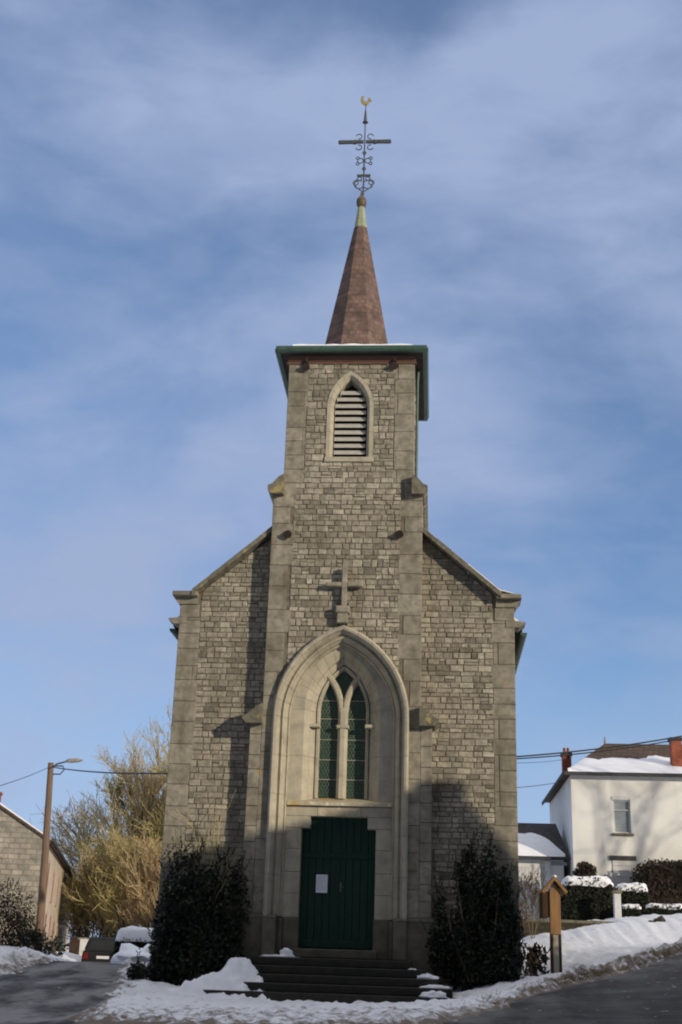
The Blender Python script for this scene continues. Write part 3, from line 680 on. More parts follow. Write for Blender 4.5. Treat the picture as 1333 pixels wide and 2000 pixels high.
mb.add(vs, [(i * 8 + j, i * 8 + (j + 1) % 8, (i + 1) * 8 + (j + 1) % 8, (i + 1) * 8 + j) for i in range(len(rings) - 1) for j in range(8)])
spire = mb.build('spire', M['spire'], church)
mb = MB(); vs = octo(.185, SZ1 - .12) + octo(.17, SZ1) + octo(.09, SZ1 + .62)
mb.add(vs, [(i * 8 + j, i * 8 + (j + 1) % 8, (i + 1) * 8 + (j + 1) % 8, (i + 1) * 8 + j) for i in range(2) for j in range(8)]); mb.build('spire_cap', M['lead'], spire)
mb = MB(); mb.lathe([(.001, -.2), (.09, -.19), (.135, -.12), (.15, 0), (.135, .09), (.09, .15), (.05, .2), (.03, .32), (.001, .33)], (SX, SY, 21.56), 16); mb.build('ball_finial', M['copperball'], spire, True)
# --- wrought-iron cross with weathercock
mb = MB(); cx_, cy_ = .045, SY
def ring(x, z, r, a0=0, a1=2 * math.pi, t=.016, n=14): mb.tube([(x + r * math.cos(a0 + (a1 - a0) * i / n), cy_, z + r * math.sin(a0 + (a1 - a0) * i / n)) for i in range(n + 1)], t, 5)
mb.tube([(cx_, cy_, 21.8), (cx_, cy_, 23.6), (cx_, cy_, 24.98)], .026, 6, .014)
for s in (-1, 1):
    mb.prism([(cx_ + s * .035, 23.60), (cx_ + s * .76, 23.585), (cx_ + s * .79, 23.64), (cx_ + s * .76, 23.695), (cx_ + s * .035, 23.69)][::s], lambda p, q, d: (p, d, q), cy_ - .03, cy_ + .03)
    ring(cx_ + s * .17, 23.83, .085, .2 if s > 0 else math.pi - .2, (1.6 * math.pi) if s > 0 else (-.6 * math.pi))
    ring(cx_ + s * .17, 23.45, .085, -.2 if s > 0 else math.pi + .2, (-1.6 * math.pi) if s > 0 else (2.6 * math.pi))
    ring(cx_ + s * .30, 23.64, .075, math.pi * .5, math.pi * (2.0 if s > 0 else -1.0))
    ring(cx_ + s * .11, 22.98, .085); ring(cx_ + s * .19, 23.07, .045); ring(cx_ + s * .19, 22.88, .045)
    ring(cx_ + s * .13, 22.16, .14, math.pi * .3, math.pi * 1.9); ring(cx_ + s * .23, 22.22, .075); ring(cx_ + s * .12, 22.36, .06)
    mb.tube([(cx_, cy_, 21.9), (cx_ + s * .2, cy_, 22.05), (cx_ + s * .28, cy_, 22.2), (cx_ + s * .15, cy_, 22.42)], .016, 5)
    mb.tube([(cx_, cy_, 22.62), (cx_ + s * .05, cy_, 22.70), (cx_, cy_, 22.78)], .02, 5); mb.tube([(cx_, cy_, 23.18), (cx_ + s * .05, cy_, 23.25), (cx_, cy_, 23.32)], .02, 5)
mb.box(cx_ - .2, cx_ + .2, cy_ - .02, cy_ + .02, 22.44, 22.50)
mb.lathe([(.001, 0), (.09, .01), (.05, .07), (.035, .3), (.02, .45)], (cx_, cy_, 24.32), 8)
wc = mb.build('iron_cross', M['iron'], church)
mb = MB()
ck = [(-.02, 0), (.06, .0), (.12, .07), (.16, .16), (.22, .17), (.17, .21), (.18, .27), (.13, .3), (.09, .26), (.07, .16), (.0, .12), (-.06, .16), (-.09, .26), (-.07, .36), (-.13, .38), (-.19, .3), (-.19, .18), (-.13, .06)]
mb.prism([(cx_ + p * .8 - .005, 24.95 + q * .85) for p, q in ck], lambda p, q, d: (p, d, q), cy_ - .03, cy_ + .03)
mb.build('weathercock', M['gold'], wc)
# --- stone cross over the portal
mb = MB(); yc = YT - .16
mb.cbox(-.068, .062, yc - .06, yc + .07, 8.86, 9.86, .02, .6)
mb.cbox(-.45, -.068, yc - .06, yc + .07, 9.345, 9.455, .02, .6); mb.cbox(.062, .44, yc - .06, yc + .07, 9.345, 9.455, .02, .6)
mb.cbox(-.20, .14, yc - .10, YT, 8.68, 8.86, .03, .5); mb.cbox(-.16, .10, yc - .06, YT, 8.44, 8.68, .02, .5)
mb.build('stone_cross', M['ashlar'], church)
# --- portal
mb = MB()
sweep(mb, [(1.60, YT + .01), (1.60, YT - .15), (1.555, YT - .185), (1.50, YT - .17), (1.485, YT - .10), (1.45, YT - .04), (1.425, YT + .05), (1.40, YT + .02), (1.37, YT - .01), (1.338, YT + .02), (1.325, YT + .09), (1.295, YT + .14), (1.275, YT + .23), (1.252, YT + .21), (1.232, YT + .24), (1.225, YT + .33)], 6.2, -.71, 1.74, n=14, leg=10, rng=rng)
sweep(mb, [(1.225, YT + .33), (.90, YT + .335), (.875, YT + .36), (.78, YT + .47), (.765, YT + .56), (.655, YT + .66), (.645, YT + .80)], 6.45, -.71, 4.27, n=14, leg=4, rng=rng)
portal = mb.build('portal_arch', M['pale'], church)
for s in (-1, 1):
    mb = MB()
    f = lambda x0, x1, y0, y1, z0, z1, c=.02: mb.cbox(min(s * x0, s * x1), max(s * x0, s * x1), y0, y1, z0, z1, c, rng.random())
    f(1.30, 1.60, YT - .21, YT + .2, .88, 1.70); f(1.20, 1.298, YT + .12, YT + .5, .88, 1.70)
    mb.prism([(YT - .21, 1.70), (YT - .16, 1.76), (YT + .2, 1.76), (YT + .2, 1.70)], lambda p, q, d: (d, p, q), min(s * 1.30, s * 1.60), max(s * 1.30, s * 1.60))
    f(.84, 1.198, YT + .27, YT + .8, .885, 1.72)
    mb.build('portal_base', M['plinth'], church)
YP = YT + .33
for s in (-1, 1):
    mb = MB(); f = lambda x0, x1, y0, y1, z0, z1, c=.008: mb.cbox(min(s * x0, s * x1), max(s * x0, s * x1), y0, y1, z0, z1, c, rng.random())
    zz = [1.722, 2.25, 2.72, 3.23, 3.70]
    for a, b in zip(zz, zz[1:]): f(.86, 1.23, YP, YP + .42, a + .003, b - .003)
    f(.665, 1.23, YP + .002, YP + .42, 3.703, 3.965); f(.504, 1.23, YP, YP + .42, 3.97, 4.19)
    mb.build('door_surround', M['pale'], church)
mb = MB(); mb.cbox(-.496, .50, YP, YP + .42, 3.97, 4.19, .008); mb.build('lintel', M['sill'], church)
mb = MB()
mb.prism([(YP - .10, 4.20), (YP - .10, 4.275), (YP - .02, 4.31), (YP + .46, 4.43), (YP + .46, 4.20)], lambda p, q, d: (d, p, q), -1.22, 1.22)
mb.build('window_sill', M['sill'], church)
# tracery
YG = YT + .80
mb = MB()
def bar(pts, w, y0, y1):
    for a, b in zip(pts, pts[1:]):
        d = Vector((b[0] - a[0], b[1] - a[1])); nn = Vector((-d.y, d.x)).normalized() * w / 2; e = d.normalized() * .01
        pr = [(a[0] - nn.x - e.x, a[1] - nn.y - e.y), (b[0] - nn.x + e.x, b[1] - nn.y + e.y), (b[0] - nn.x * .3 + e.x, 0), ]
        p4 = [(a[0] - nn.x, a[1] - nn.y), (b[0] - nn.x, b[1] - nn.y), (b[0] + nn.x, b[1] + nn.y), (a[0] + nn.x, a[1] + nn.y)]
        c = .45
        q4 = [(a[0] - nn.x * c, a[1] - nn.y * c), (b[0] - nn.x * c, b[1] - nn.y * c), (b[0] + nn.x * c, b[1] + nn.y * c), (a[0] + nn.x * c, a[1] + nn.y * c)]
        vs = [(p[0], y1, p[1]) for p in p4] + [(p[0], y0 + .07, p[1]) for p in p4] + [(p[0], y0, p[1]) for p in q4]
        mb.add(vs, [(0, 1, 5, 4), (2, 3, 7, 6), (4, 5, 9, 8), (6, 7, 11, 10), (8, 9, 10, 11), (1, 2, 6, 5), (3, 0, 4, 7), (5, 6, 10, 9), (7, 4, 8, 11)])
bar([(0, 4.41), (0, 6.06)], .235, YG - .20, YG)
bar([(0, 6.13), (0, 6.55)], .235, YG - .20, YG)
Rm = 1.33
for s in (-1, 1):
    pts = []
    for i in range(8):
        dz = .98 * i / 7; pts.append((s * (Rm - math.sqrt(Rm * Rm - dz * dz)) + s * .045, 6.45 + dz))
    bar(pts, .155, YG - .19, YG)
    # inner frame of the window
    bar([(s * .60, 4.41), (s * .60, 6.06)], .10, YG - .16, YG); bar([(s * .60, 6.13), (s * .60, 6.45)], .10, YG - .16, YG)
    bar([(p[0] , p[1]) for p in arch_curve(.60, 6.45, -.71, 12, s)], .10, YG - .16, YG)
    mb.cbox(min(s * .54, s * .80), max(s * .54, s * .80), YG - .34, YG - .02, 6.055, 6.135, .015)
mb.cbox(-.15, .15, YG - .235, YG, 6.055, 6.135, .02)
trac = mb.build('window_tracery', M['pale'], church)
mb = MB(); mb.box(-.66, .66, YG + .005, YG + .03, 4.42, 7.8); mb.build('leaded_glass', M['leadglass'], trac)
for z in (4.86, 5.32, 5.80, 6.30, 6.74):
    for s in (-1, 1): mb = MB(); mb.box(min(s * .10, s * .56), max(s * .10, s * .56), YG - .012, YG + .002, z, z + .018); mb.build('saddle_bar', M['lamp'], trac)
# door
YD = YP + .26
for s in (-1, 1):
    mb = MB(); xi, xo = .006, .855
    pan = [(xi + (xo - xi) * i / 5, xi + (xo - xi) * (i + 1) / 5) for i in range(5)]
    for a, b in pan:
        top = 3.70 if b > .70 else 3.965
        mb.cbox(min(s * a, s * b) + .003, max(s * a, s * b) - .003, YD, YD + .06, 1.08, top, .007, rng.random())
    mb.cbox(min(s * .008, s * .84), max(s * .008, s * .84), YD - .018, YD + .001, 1.10, 1.26, .01); mb.cbox(min(s * .008, s * .84), max(s * .008, s * .84), YD - .018, YD + .001, 3.05, 3.17, .01)
    dl = mb.build('door_leaf', M['door'], church)
    if s > 0:
        mb = MB(); mb.box(.045, .085, YD - .012, YD, 2.32, 2.52); mb.tube([(.065, YD - .01, 2.42), (.065, YD - .06, 2.42), (.14, YD - .065, 2.42)], .011, 6); mb.build('handle', M['brass'], dl)
mb = MB(); mb.box(-.03, .03, YD - .03, YD - .001, 1.09, 3.94); mb.build('door_cover_strip', M['door'], church)
mb = MB(); mb.cbox(-.95, .95, YP - .12, YP + .5, .885, 1.075, .02); mb.build('threshold', M['plinth'], church)
# notice on the door
mb = MB(); mb.box(-.50, -.235, YD - .028, YD - .020, 2.285, 2.685); nt_ = mb.build('notice', M['paper']); tag(nt_, 'white paper notice pinned to the left leaf of the green church door', 'notice')
mb = MB()
for i in range(7):
    z = 2.63 - i * .045; mb.box(-.46, -.46 + .18 * random.Random(i).uniform(.5, 1), YD - .0292, YD - .0282, z, z + .012)
mb.build('print', M['ink'], nt_)
# steps: five, wrapping round three sides
for i in range(5):
    mb = MB(); zt = .88 - .17 * i; hw = 1.72 + .29 * i; yf = -1.02 - .30 * i
    mb.cbox(-hw, hw, yf, (YT - .08) if i else (YP + .3), zt - .168 if i < 4 else zt - .5, zt, .018, .5)
    mb.build('step', M['step'], church)
# downpipe beside the tower
mb = MB(); mb.tube([(1.72, .35, 15.6), (1.70, .35, 15.2), (1.69, .35, 12.3)], .035, 8); mb.build('downpipe', M['gutter'], church)

# ------------------------------------------------------------------ snow lying on the steps
def hill(name, x0, x1, y0, y1, fn, label, nx=90, ny=60):
    mb = MB(); vs = []; fs = []
    for j in range(ny):
        for i in range(nx):
            x = x0 + (x1 - x0) * i / (nx - 1); y = y0 + (y1 - y0) * j / (ny - 1); vs.append((x, y, fn(x, y)))
    for j in range(ny - 1):
        for i in range(nx - 1): fs.append((j * nx + i, j * nx + i + 1, (j + 1) * nx + i + 1, (j + 1) * nx + i))
    mb.add(vs, fs); o = mb.build(name, M['snow'], None, True); return tag(o, label, 'snow', 'snow left on and beside the church steps')
def lh(x, y):
    ramp = .80 - .57 * max(0, -y - 1.0) if abs(x) < 1.7 else .80 - .57 * max(max(0, -y - 1.0), (abs(x) - 1.7))
    pk = .33 * math.exp(-((x + 1.98) / .36) ** 2 - ((y + 1.55) / .5) ** 2) + .20 * math.exp(-((x + 3.0) / .8) ** 2 - ((y + 2.0) / .6) ** 2)
    edge = min(1, max(0, (-1.30 + .25 * fbm(x * 2, y * 2, 3) + (-y - 1.5) * .55 - x) / .35)) * min(1, max(0, (x + 4.3) / .8)) * min(1, (y + 3.3) / .4 if y < -2.9 else 1) * min(1, max(0, (-.75 - y) / .4))
    return -.45 + (ramp + pk + .15 * fbm(x * 2.4, y * 2.4, 1, 6) + .05 * fbm(x * 8, y * 8, 4, 4) + .45 - .02) * (edge ** .5 if edge > 0 else 0)
hill('snow_pile', -4.3, -.6, -3.3, -.7, lh, 'large white heap of shovelled snow burying the left end of the church steps')
for k, (px, py, y, rx, ry, rz, lab) in enumerate(((835, 1898, -1.42, .23, .13, .10, 'rounded snow lump on an upper step end right of the church door'),
        (850, 1917, -1.75, .33, .12, .07, 'long flat strip of snow on a middle step end right of the door'),
        (850, 1936, -2.05, .30, .16, .13, 'snow lump on the lowest step end right of the door'),
        (806, 1882, -1.1, .10, .08, .035, 'tiny snow scrap on the top step right of the door'))):
    p = at(px, py, y); mb = MB(); zt = .88 - .17 * max(0, math.ceil(max((-y - 1.02) / .30, (abs(p.x) - 1.72) / .29)))
    blob(mb, (p.x, y, zt - .01), (rx, ry, rz), k + 2, .35); o = mb.build('snow_pile', M['snow'], None, True); tag(o, lab, 'snow', 'snow left on and beside the church steps')
mb = MB(); blob(mb, (-1.02, -.62, .875), (.17, .10, .19), 11, .35); blob(mb, (-1.18, -.66, .875), (.42, .13, .05), 12, .3)
o = mb.build('snow_pile', M['snow'], None, True); tag(o, 'small snow heap on the landing against the left door jamb', 'snow', 'snow left on and beside the church steps')

# ================================================================== plants
def leaf_cloud(mb, ells, n, size, rng, squash=1.0, shell=.55, up=0):
    tot = sum(e[1][0] * e[1][1] * e[1][2] for e in ells)
    for c, r in ells:
        for _ in range(int(n * r[0] * r[1] * r[2] / tot)):
            d = Vector((rng.gauss(0, 1), rng.gauss(0, 1), rng.gauss(0, 1))).normalized(); k = shell + (1 - shell) * rng.random() ** .6
            k *= 1 + .28 * mnoise.noise(Vector((d.x * 2.2 + c[0], d.y * 2.2 + c[1], d.z * 2.2 + c[2])))
            p = Vector((c[0] + d.x * r[0] * k, c[1] + d.y * r[1] * k, c[2] + d.z * r[2] * k))
            s = size * rng.uniform(.6, 1.5); a = Vector((rng.gauss(0, 1), rng.gauss(0, 1), rng.gauss(0, 1) + up)).normalized(); b = a.orthogonal().normalized()
            b = (Matrix.Rotation(rng.uniform(0, 6.28), 3, a) @ b); w = s * rng.uniform(.25, .45)
            mb.add([p - b * w, p + a * s * .5 - b * w * .6, p + a * s, p + b * w], [(0, 1, 2, 3)], rng.random())
def shrub(name, label, cat, base, ells, n, size, seed, m='ever', group=None, up=.8, shell=.35, stems=9):
    rng = random.Random(seed); root = empty(name, base, label, cat, group)
    mb = MB(); leaf_cloud(mb, ells, n, size, rng, up=up, shell=shell)
    for _ in range(n // 160):
        c, r = ells[rng.randrange(len(ells))]; th = rng.uniform(0, 6.283); f = rng.uniform(.2, .95)
        q = Vector((c[0] + r[0] * f * math.cos(th), c[1] + r[1] * f * math.sin(th), c[2] + r[2] * math.sqrt(1 - f * f) * .95)); dr = Vector((math.cos(th) * f * .7, math.sin(th) * f * .5, 1)).normalized()
        for k in range(rng.randrange(4, 10)):
            a = (dr + Vector((rng.gauss(0, .5), rng.gauss(0, .5), rng.gauss(0, .3)))).normalized(); b = a.orthogonal().normalized(); s_ = size * rng.uniform(.7, 1.2)
            mb.add([q, q + a * s_ * .5 + b * s_ * .25, q + a * s_, q + a * s_ * .5 - b * s_ * .25], [(0, 1, 2, 3)], rng.random()); q = q + dr * size * .55
    mb.build('foliage', M[m], root)
    mb = MB()
    for i in range(stems):
        c, r = ells[i % len(ells)]
        t = Vector((c[0] + rng.uniform(-.6, .6) * r[0], c[1] + rng.uniform(-.5, .5) * r[1], c[2] + r[2] * rng.uniform(.4, .95)))
        b = Vector(base) + Vector((rng.uniform(-.15, .15), rng.uniform(-.1, .1), 0)); mid = (b + t) / 2 + Vector((rng.uniform(-.1, .1), rng.uniform(-.1, .1), .1))
        mb.tube([b, mid, t], .025, 5, .006)
    mb.build('stem', M['bark'], root); return root
gL = 'dark evergreen shrubs against the church front'
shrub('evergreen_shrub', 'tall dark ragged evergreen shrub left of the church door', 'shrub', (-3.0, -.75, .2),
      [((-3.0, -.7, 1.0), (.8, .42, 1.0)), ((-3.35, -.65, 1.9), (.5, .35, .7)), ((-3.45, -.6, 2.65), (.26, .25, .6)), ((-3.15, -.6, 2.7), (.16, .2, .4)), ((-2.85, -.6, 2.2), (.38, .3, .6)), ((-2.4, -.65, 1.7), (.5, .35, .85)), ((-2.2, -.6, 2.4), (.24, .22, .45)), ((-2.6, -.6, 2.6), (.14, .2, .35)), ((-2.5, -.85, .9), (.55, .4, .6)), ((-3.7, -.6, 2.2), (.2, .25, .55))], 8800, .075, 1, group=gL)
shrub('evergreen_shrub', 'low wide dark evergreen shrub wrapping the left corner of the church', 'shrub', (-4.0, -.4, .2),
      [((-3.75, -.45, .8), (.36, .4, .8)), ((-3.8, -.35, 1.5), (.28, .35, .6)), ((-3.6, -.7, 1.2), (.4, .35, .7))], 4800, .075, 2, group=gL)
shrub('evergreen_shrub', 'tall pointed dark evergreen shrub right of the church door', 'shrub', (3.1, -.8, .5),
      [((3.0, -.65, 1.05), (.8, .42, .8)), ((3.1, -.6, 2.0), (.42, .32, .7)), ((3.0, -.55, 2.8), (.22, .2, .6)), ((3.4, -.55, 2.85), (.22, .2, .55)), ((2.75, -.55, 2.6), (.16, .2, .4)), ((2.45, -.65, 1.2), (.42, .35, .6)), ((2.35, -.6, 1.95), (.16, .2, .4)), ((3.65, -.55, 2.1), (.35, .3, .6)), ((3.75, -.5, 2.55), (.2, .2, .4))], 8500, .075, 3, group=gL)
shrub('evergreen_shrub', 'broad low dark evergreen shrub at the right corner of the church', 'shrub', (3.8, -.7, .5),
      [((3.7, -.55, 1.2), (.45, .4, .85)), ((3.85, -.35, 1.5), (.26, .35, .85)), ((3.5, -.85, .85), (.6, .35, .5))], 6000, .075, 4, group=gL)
shrub('small_bush', 'tiny dark bush poking out of the snow beside the left church corner', 'bush', tuple(at(272, 1905, -.6)[:2]) + (.3,),
      [((at(272, 1905, -.6).x, -.6, .45), (.28, .25, .22))], 500, .07, 5, up=.3)
shrub('small_bush', 'thin bare brown weeds at the foot of the right church corner', 'bush', (4.35, .2, .65),
      [((4.45, .3, .95), (.3, .4, .4))], 260, .10, 6, m='reddish', up=2)

def grow(mb, p, d, L, r, lvl, rng, spread, trop, nseg, kids, twig, tw):
    pts = [p.copy()]; dd = d.copy()
    for i in range(nseg):
        dd = (dd + Vector((rng.gauss(0, 1), rng.gauss(0, 1), rng.gauss(0, 1))) * (.16 if lvl else .06) + Vector((0, 0, trop))).normalized()
        pts.append(pts[-1] + dd * L / nseg)
    tgt = mb if lvl < 2 else twig
    tgt.tube(pts, r, 6 if lvl < 2 else 3, max(tw, r * .3), cap=False)
    if lvl >= len(kids): return
    for k in range(kids[lvl]):
        t = rng.uniform(.22 if lvl else .16, 1.0); i = min(nseg - 1, int(t * nseg)); q = pts[i].lerp(pts[i + 1], t * nseg - i)
        ax = (pts[i + 1] - pts[i]).normalized(); o = ax.orthogonal().normalized(); o = Matrix.Rotation(rng.uniform(0, 6.283), 3, ax) @ o
        nd = (ax * math.cos(spread) + o * math.sin(spread) * rng.uniform(.6, 1.2)).normalized()
        grow(mb, q, nd, L * rng.uniform(.38, .62) * (1.15 - .55 * t if lvl == 0 else 1), max(tw, r * (.5 if lvl == 0 else .45)), lvl + 1, rng, spread, trop * 1.1, max(3, nseg - 1), kids, twig, tw)
def bare_tree(name, label, base, H, seed, kids=(20, 9, 7), bark='bark', twigm='bark_pale', spread=.55, trop=.07, tw=.011, leaves=0, leafm='gold_leaf', group=None, r=.17, lean=(0, 0), cat='tree', lsize=.075, stems=1):
    rng = random.Random(seed); root = empty(name, base, label, cat, group); mb = MB(); tg = MB()
    for s in range(stems):
        d = Vector((lean[0] + (rng.uniform(-.3, .3) if stems > 1 else 0), lean[1] + (rng.uniform(-.2, .2) if stems > 1 else 0), 1)).normalized()
        grow(mb, Vector(base), d, H * (rng.uniform(.75, 1) if stems > 1 else 1), r, 0, rng, spread, trop, 7, kids, tg, tw)
    mb.build('trunk', M[bark], root)
    if leaves:
        vv = tg.v; n = len(vv)
        for _ in range(leaves):
            p = Vector(vv[rng.randrange(n)]) + Vector((rng.gauss(0, .06), rng.gauss(0, .06), rng.gauss(0, .06)))
            a = Vector((rng.gauss(0, 1), rng.gauss(0, 1), rng.gauss(0, 1))).normalized(); b = a.orthogonal(); s = lsize * rng.uniform(.5, 1.3)
            lf.add([p, p + a * s * .5 + b * s * .3, p + a * s, p + a * s * .5 - b * s * .3], [(0, 1, 2, 3)]) if False else tg2(root, p, a, b, s)
    tg.build('crown', M[twigm], root)
    if leaves: LF[root.name].build('leaves', M[leafm], root)
    return root
LF = {}
def tg2(root, p, a, b, s):
    m = LF.setdefault(root.name, MB()); m.add([p, p + a * s * .5 + b * s * .3, p + a * s, p + a * s * .5 - b * s * .3], [(0, 1, 2, 3)], (p.x * 7.3 + p.z * 11.1) % 1)
# saplings in front of the wall
pt = at(418, 1700, -.5)
bare_tree('sapling', 'thin leafless yellow sapling against the wall above the left evergreen shrub', (pt.x, -.45, .4), 3.3, 21, kids=(11, 3), bark='bark_yel', twigm='bark_yel', spread=.4, tw=.005, r=.016, trop=.1)

# ------------------------------------------------------------------ trees behind on the left
gT = 'winter trees beyond the road on the left'
b = at(236, 1840, 54); bare_tree('bare_tree', 'tall pale leafless tree with a fan of fine twigs beyond the parked car', (b.x, 54, .2), 11.6, 31, kids=(28, 11, 9), group=gT, leaves=11000, leafm='olive_leaf', spread=.62, tw=.013, trop=.05, r=.2)
b = at(334, 1840, 50); bare_tree('bare_tree', 'golden twiggy tree close to the left wall of the church', (b.x, 50, .4), 9.0, 32, kids=(28, 11, 8), twigm='bark_yel', group=gT, leaves=17000, spread=.52, tw=.014, r=.2)
b = at(284, 1840, 57); bare_tree('bare_tree', 'yellow-brown tree standing between the pale tree and the golden tree', (b.x, 57, .3), 9.4, 33, kids=(26, 10, 8), twigm='bark_yel', group=gT, leaves=16000, spread=.55, tw=.014, leafm='olive_leaf', r=.2)
b = at(176, 1840, 60); bare_tree('bare_tree', 'thin pale leafless tree nearest the left house', (b.x, 60, 0), 8.2, 34, kids=(22, 9, 7), group=gT, spread=.7, tw=.012, leaves=700, leafm='olive_leaf', trop=.04)
def conifer(label, px, y, ztop, zb, rad, seed):
    rng = random.Random(seed); p = at(px, 1800, y); root = empty('conifer', (p.x, y, zb), label, 'tree'); mb = MB(); mb.tube([(p.x, y, zb), (p.x, y, ztop)], .1, 6, .02); mb.build('trunk', M['bark'], root); mb = MB()
    for _ in range(4200):
        t = rng.random() ** .8; z = zb + .3 + (ztop - zb - .3) * t; rr = rad * (1 - t) * math.sqrt(rng.random()) * (1 + .25 * math.sin(z * 7)); th = rng.uniform(0, 6.28)
        q = Vector((p.x + rr * math.cos(th), y + rr * math.sin(th), z)); a = Vector((math.cos(th), math.sin(th), rng.uniform(-.5, .3))).normalized(); c = a.orthogonal(); s = .28 * rng.uniform(.5, 1.2)
        mb.add([q, q + a * s * .5 + c * s * .2, q + a * s, q + a * s * .5 - c * s * .2], [(0, 1, 2, 3)])
    mb.build('crown', M['conifer'], root)
conifer('narrow green conifer among the winter trees left of the church', 184, 58, at(184, 1640, 58).z, 0, 1.7, 41)
conifer('dark green bushy conifer behind the golden tree beside the church', 240, 58, at(240, 1745, 58).z, .2, 1.3, 42)
gB = 'brown winter thicket under the trees on the left'
for k, (px, y, H, sd, lab) in enumerate(((163, 51, 5.6, 51, 'brown leafless thicket shrub right of the cream house end'), (200, 50, 6.2, 52, 'dense tawny thicket shrub directly behind the parked car'),
        (248, 48, 6.4, 53, 'golden thicket shrub above the snow-topped hedge'), (290, 47, 5.4, 54, 'orange-brown thicket shrub beside the church corner'), (225, 53, 7.0, 55, 'olive thicket shrub under the tall pale tree'), (318, 46, 6.2, 56, 'ochre thicket shrub half hidden by the church corner'))):
    p = at(px, 1850, y); bare_tree('thicket_shrub', lab, (p.x, y, -.3), H, sd, kids=(9, 7, 5), twigm=('bark_yel', 'bark_pale')[k % 2], leaves=6500, leafm=('gold_leaf', 'olive_leaf', 'russet_leaf')[(0, 1, 0, 2, 1, 2)[k]], spread=.5, tw=.013, r=.05, group=gB, cat='shrub', stems=7, lsize=.09)

# ================================================================== hedges, walls, shrine on the right
def hedge(name, label, x0, x1, y0, y1, z0, z1, seed, m='hedge', snow=True, rnd=.3, ee=.28, n=None, sth=.09, cat='hedge', group=None):
    rng = random.Random(seed); cx, cy = (x0 + x1) / 2, (y0 + y1) / 2; root = empty(name, (cx, cy, z0), label, cat, group)
    def surf(a, b, grow_=0):
        """a around, b up: superellipse shell"""
        ca, sa = math.cos(a), math.sin(a); e = ee
        sx = math.copysign(abs(ca) ** e, ca); sy = math.copysign(abs(sa) ** e, sa)
        k = math.cos(b) ** (ee * .8); h = math.sin(b) ** (.12 + ee)
        w = 1 + .06 * nzv(a * 3, b * 4, seed) + grow_
        return Vector((cx + sx * k * (x1 - x0) / 2 * w, cy + sy * k * (y1 - y0) / 2 * w, z0 + h * (z1 - z0) * w))
    mb = MB(); na, nb = 36, 12
    vs = [surf(2 * math.pi * i / na, (math.pi / 2 - .001) * j / nb, -.05) for j in range(nb + 1) for i in range(na)]
    mb.add(vs, [(j * na + i, j * na + (i + 1) % na, (j + 1) * na + (i + 1) % na, (j + 1) * na + i) for j in range(nb) for i in range(na)])
    for _ in range(n or int(2200 * (x1 - x0))):
        t_ = rng.uniform(-1, 1); ca_ = math.copysign(abs(t_) ** (1 / ee), t_)
        if rng.random() < .75: aa = math.acos(ca_) * rng.choice((-1, -1, 1))
        else: aa = math.asin(ca_) + rng.choice((0, math.pi))
        bb_ = math.asin(rng.random() ** (1 / (.12 + ee))) if rng.random() < .75 else math.acos(min(1, rng.random() ** (1 / (ee * .8))))
        p = surf(aa, bb_, rng.uniform(-.06, .03)); a = Vector((rng.gauss(0, 1), rng.gauss(0, 1), rng.gauss(0, 1))).normalized(); c = a.orthogonal(); s = .10 * rng.uniform(.5, 1.3)
        mb.add([p, p + a * s * .5 + c * s * .3, p + a * s, p + a * s * .5 - c * s * .3], [(0, 1, 2, 3)], rng.random())
    mb.build('foliage', M[m], root)
    if snow:
        mb = MB(); nb = 8; vs = []
        for j in range(nb + 1):
            for i in range(na):
                a = 2 * math.pi * i / na; bb = (.80 + .10 * nzv(a * 2, seed)) + (math.pi / 2 - .001 - .83) * j / nb
                p = surf(a, min(bb, 1.569), .02); p.z += sth * min(1, j / 3) * (1 + .4 * nzv(p.x * 2, p.y * 2, seed)); vs.append(p)
        mb.add(vs, [(j * na + i, j * na + (i + 1) % na, (j + 1) * na + (i + 1) % na, (j + 1) * na + i) for j in range(nb) for i in range(na)] + [tuple(range(nb * na, nb * na + na))])
        mb.build('snow_cap', M['snow'], root, True)
    return root
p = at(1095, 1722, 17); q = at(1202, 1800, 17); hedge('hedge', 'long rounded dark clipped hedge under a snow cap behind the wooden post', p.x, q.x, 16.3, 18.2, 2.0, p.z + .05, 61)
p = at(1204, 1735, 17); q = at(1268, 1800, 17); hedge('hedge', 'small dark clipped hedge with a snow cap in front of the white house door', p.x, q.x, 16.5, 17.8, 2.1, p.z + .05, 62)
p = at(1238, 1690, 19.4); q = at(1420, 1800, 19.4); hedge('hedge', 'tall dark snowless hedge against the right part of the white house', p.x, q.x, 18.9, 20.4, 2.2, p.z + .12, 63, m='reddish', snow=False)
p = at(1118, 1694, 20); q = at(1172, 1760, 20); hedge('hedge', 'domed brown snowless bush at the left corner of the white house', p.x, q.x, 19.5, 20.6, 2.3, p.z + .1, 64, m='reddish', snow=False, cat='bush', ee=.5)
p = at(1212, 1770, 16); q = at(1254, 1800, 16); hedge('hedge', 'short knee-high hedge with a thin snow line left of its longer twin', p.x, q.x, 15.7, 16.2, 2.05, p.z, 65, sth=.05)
p = at(1258, 1769, 16); q = at(1340, 1800, 16); hedge('hedge', 'longer knee-high hedge with a thin snow line at the right edge', p.x, q.x, 15.7, 16.2, 2.05, p.z, 66, sth=.05)
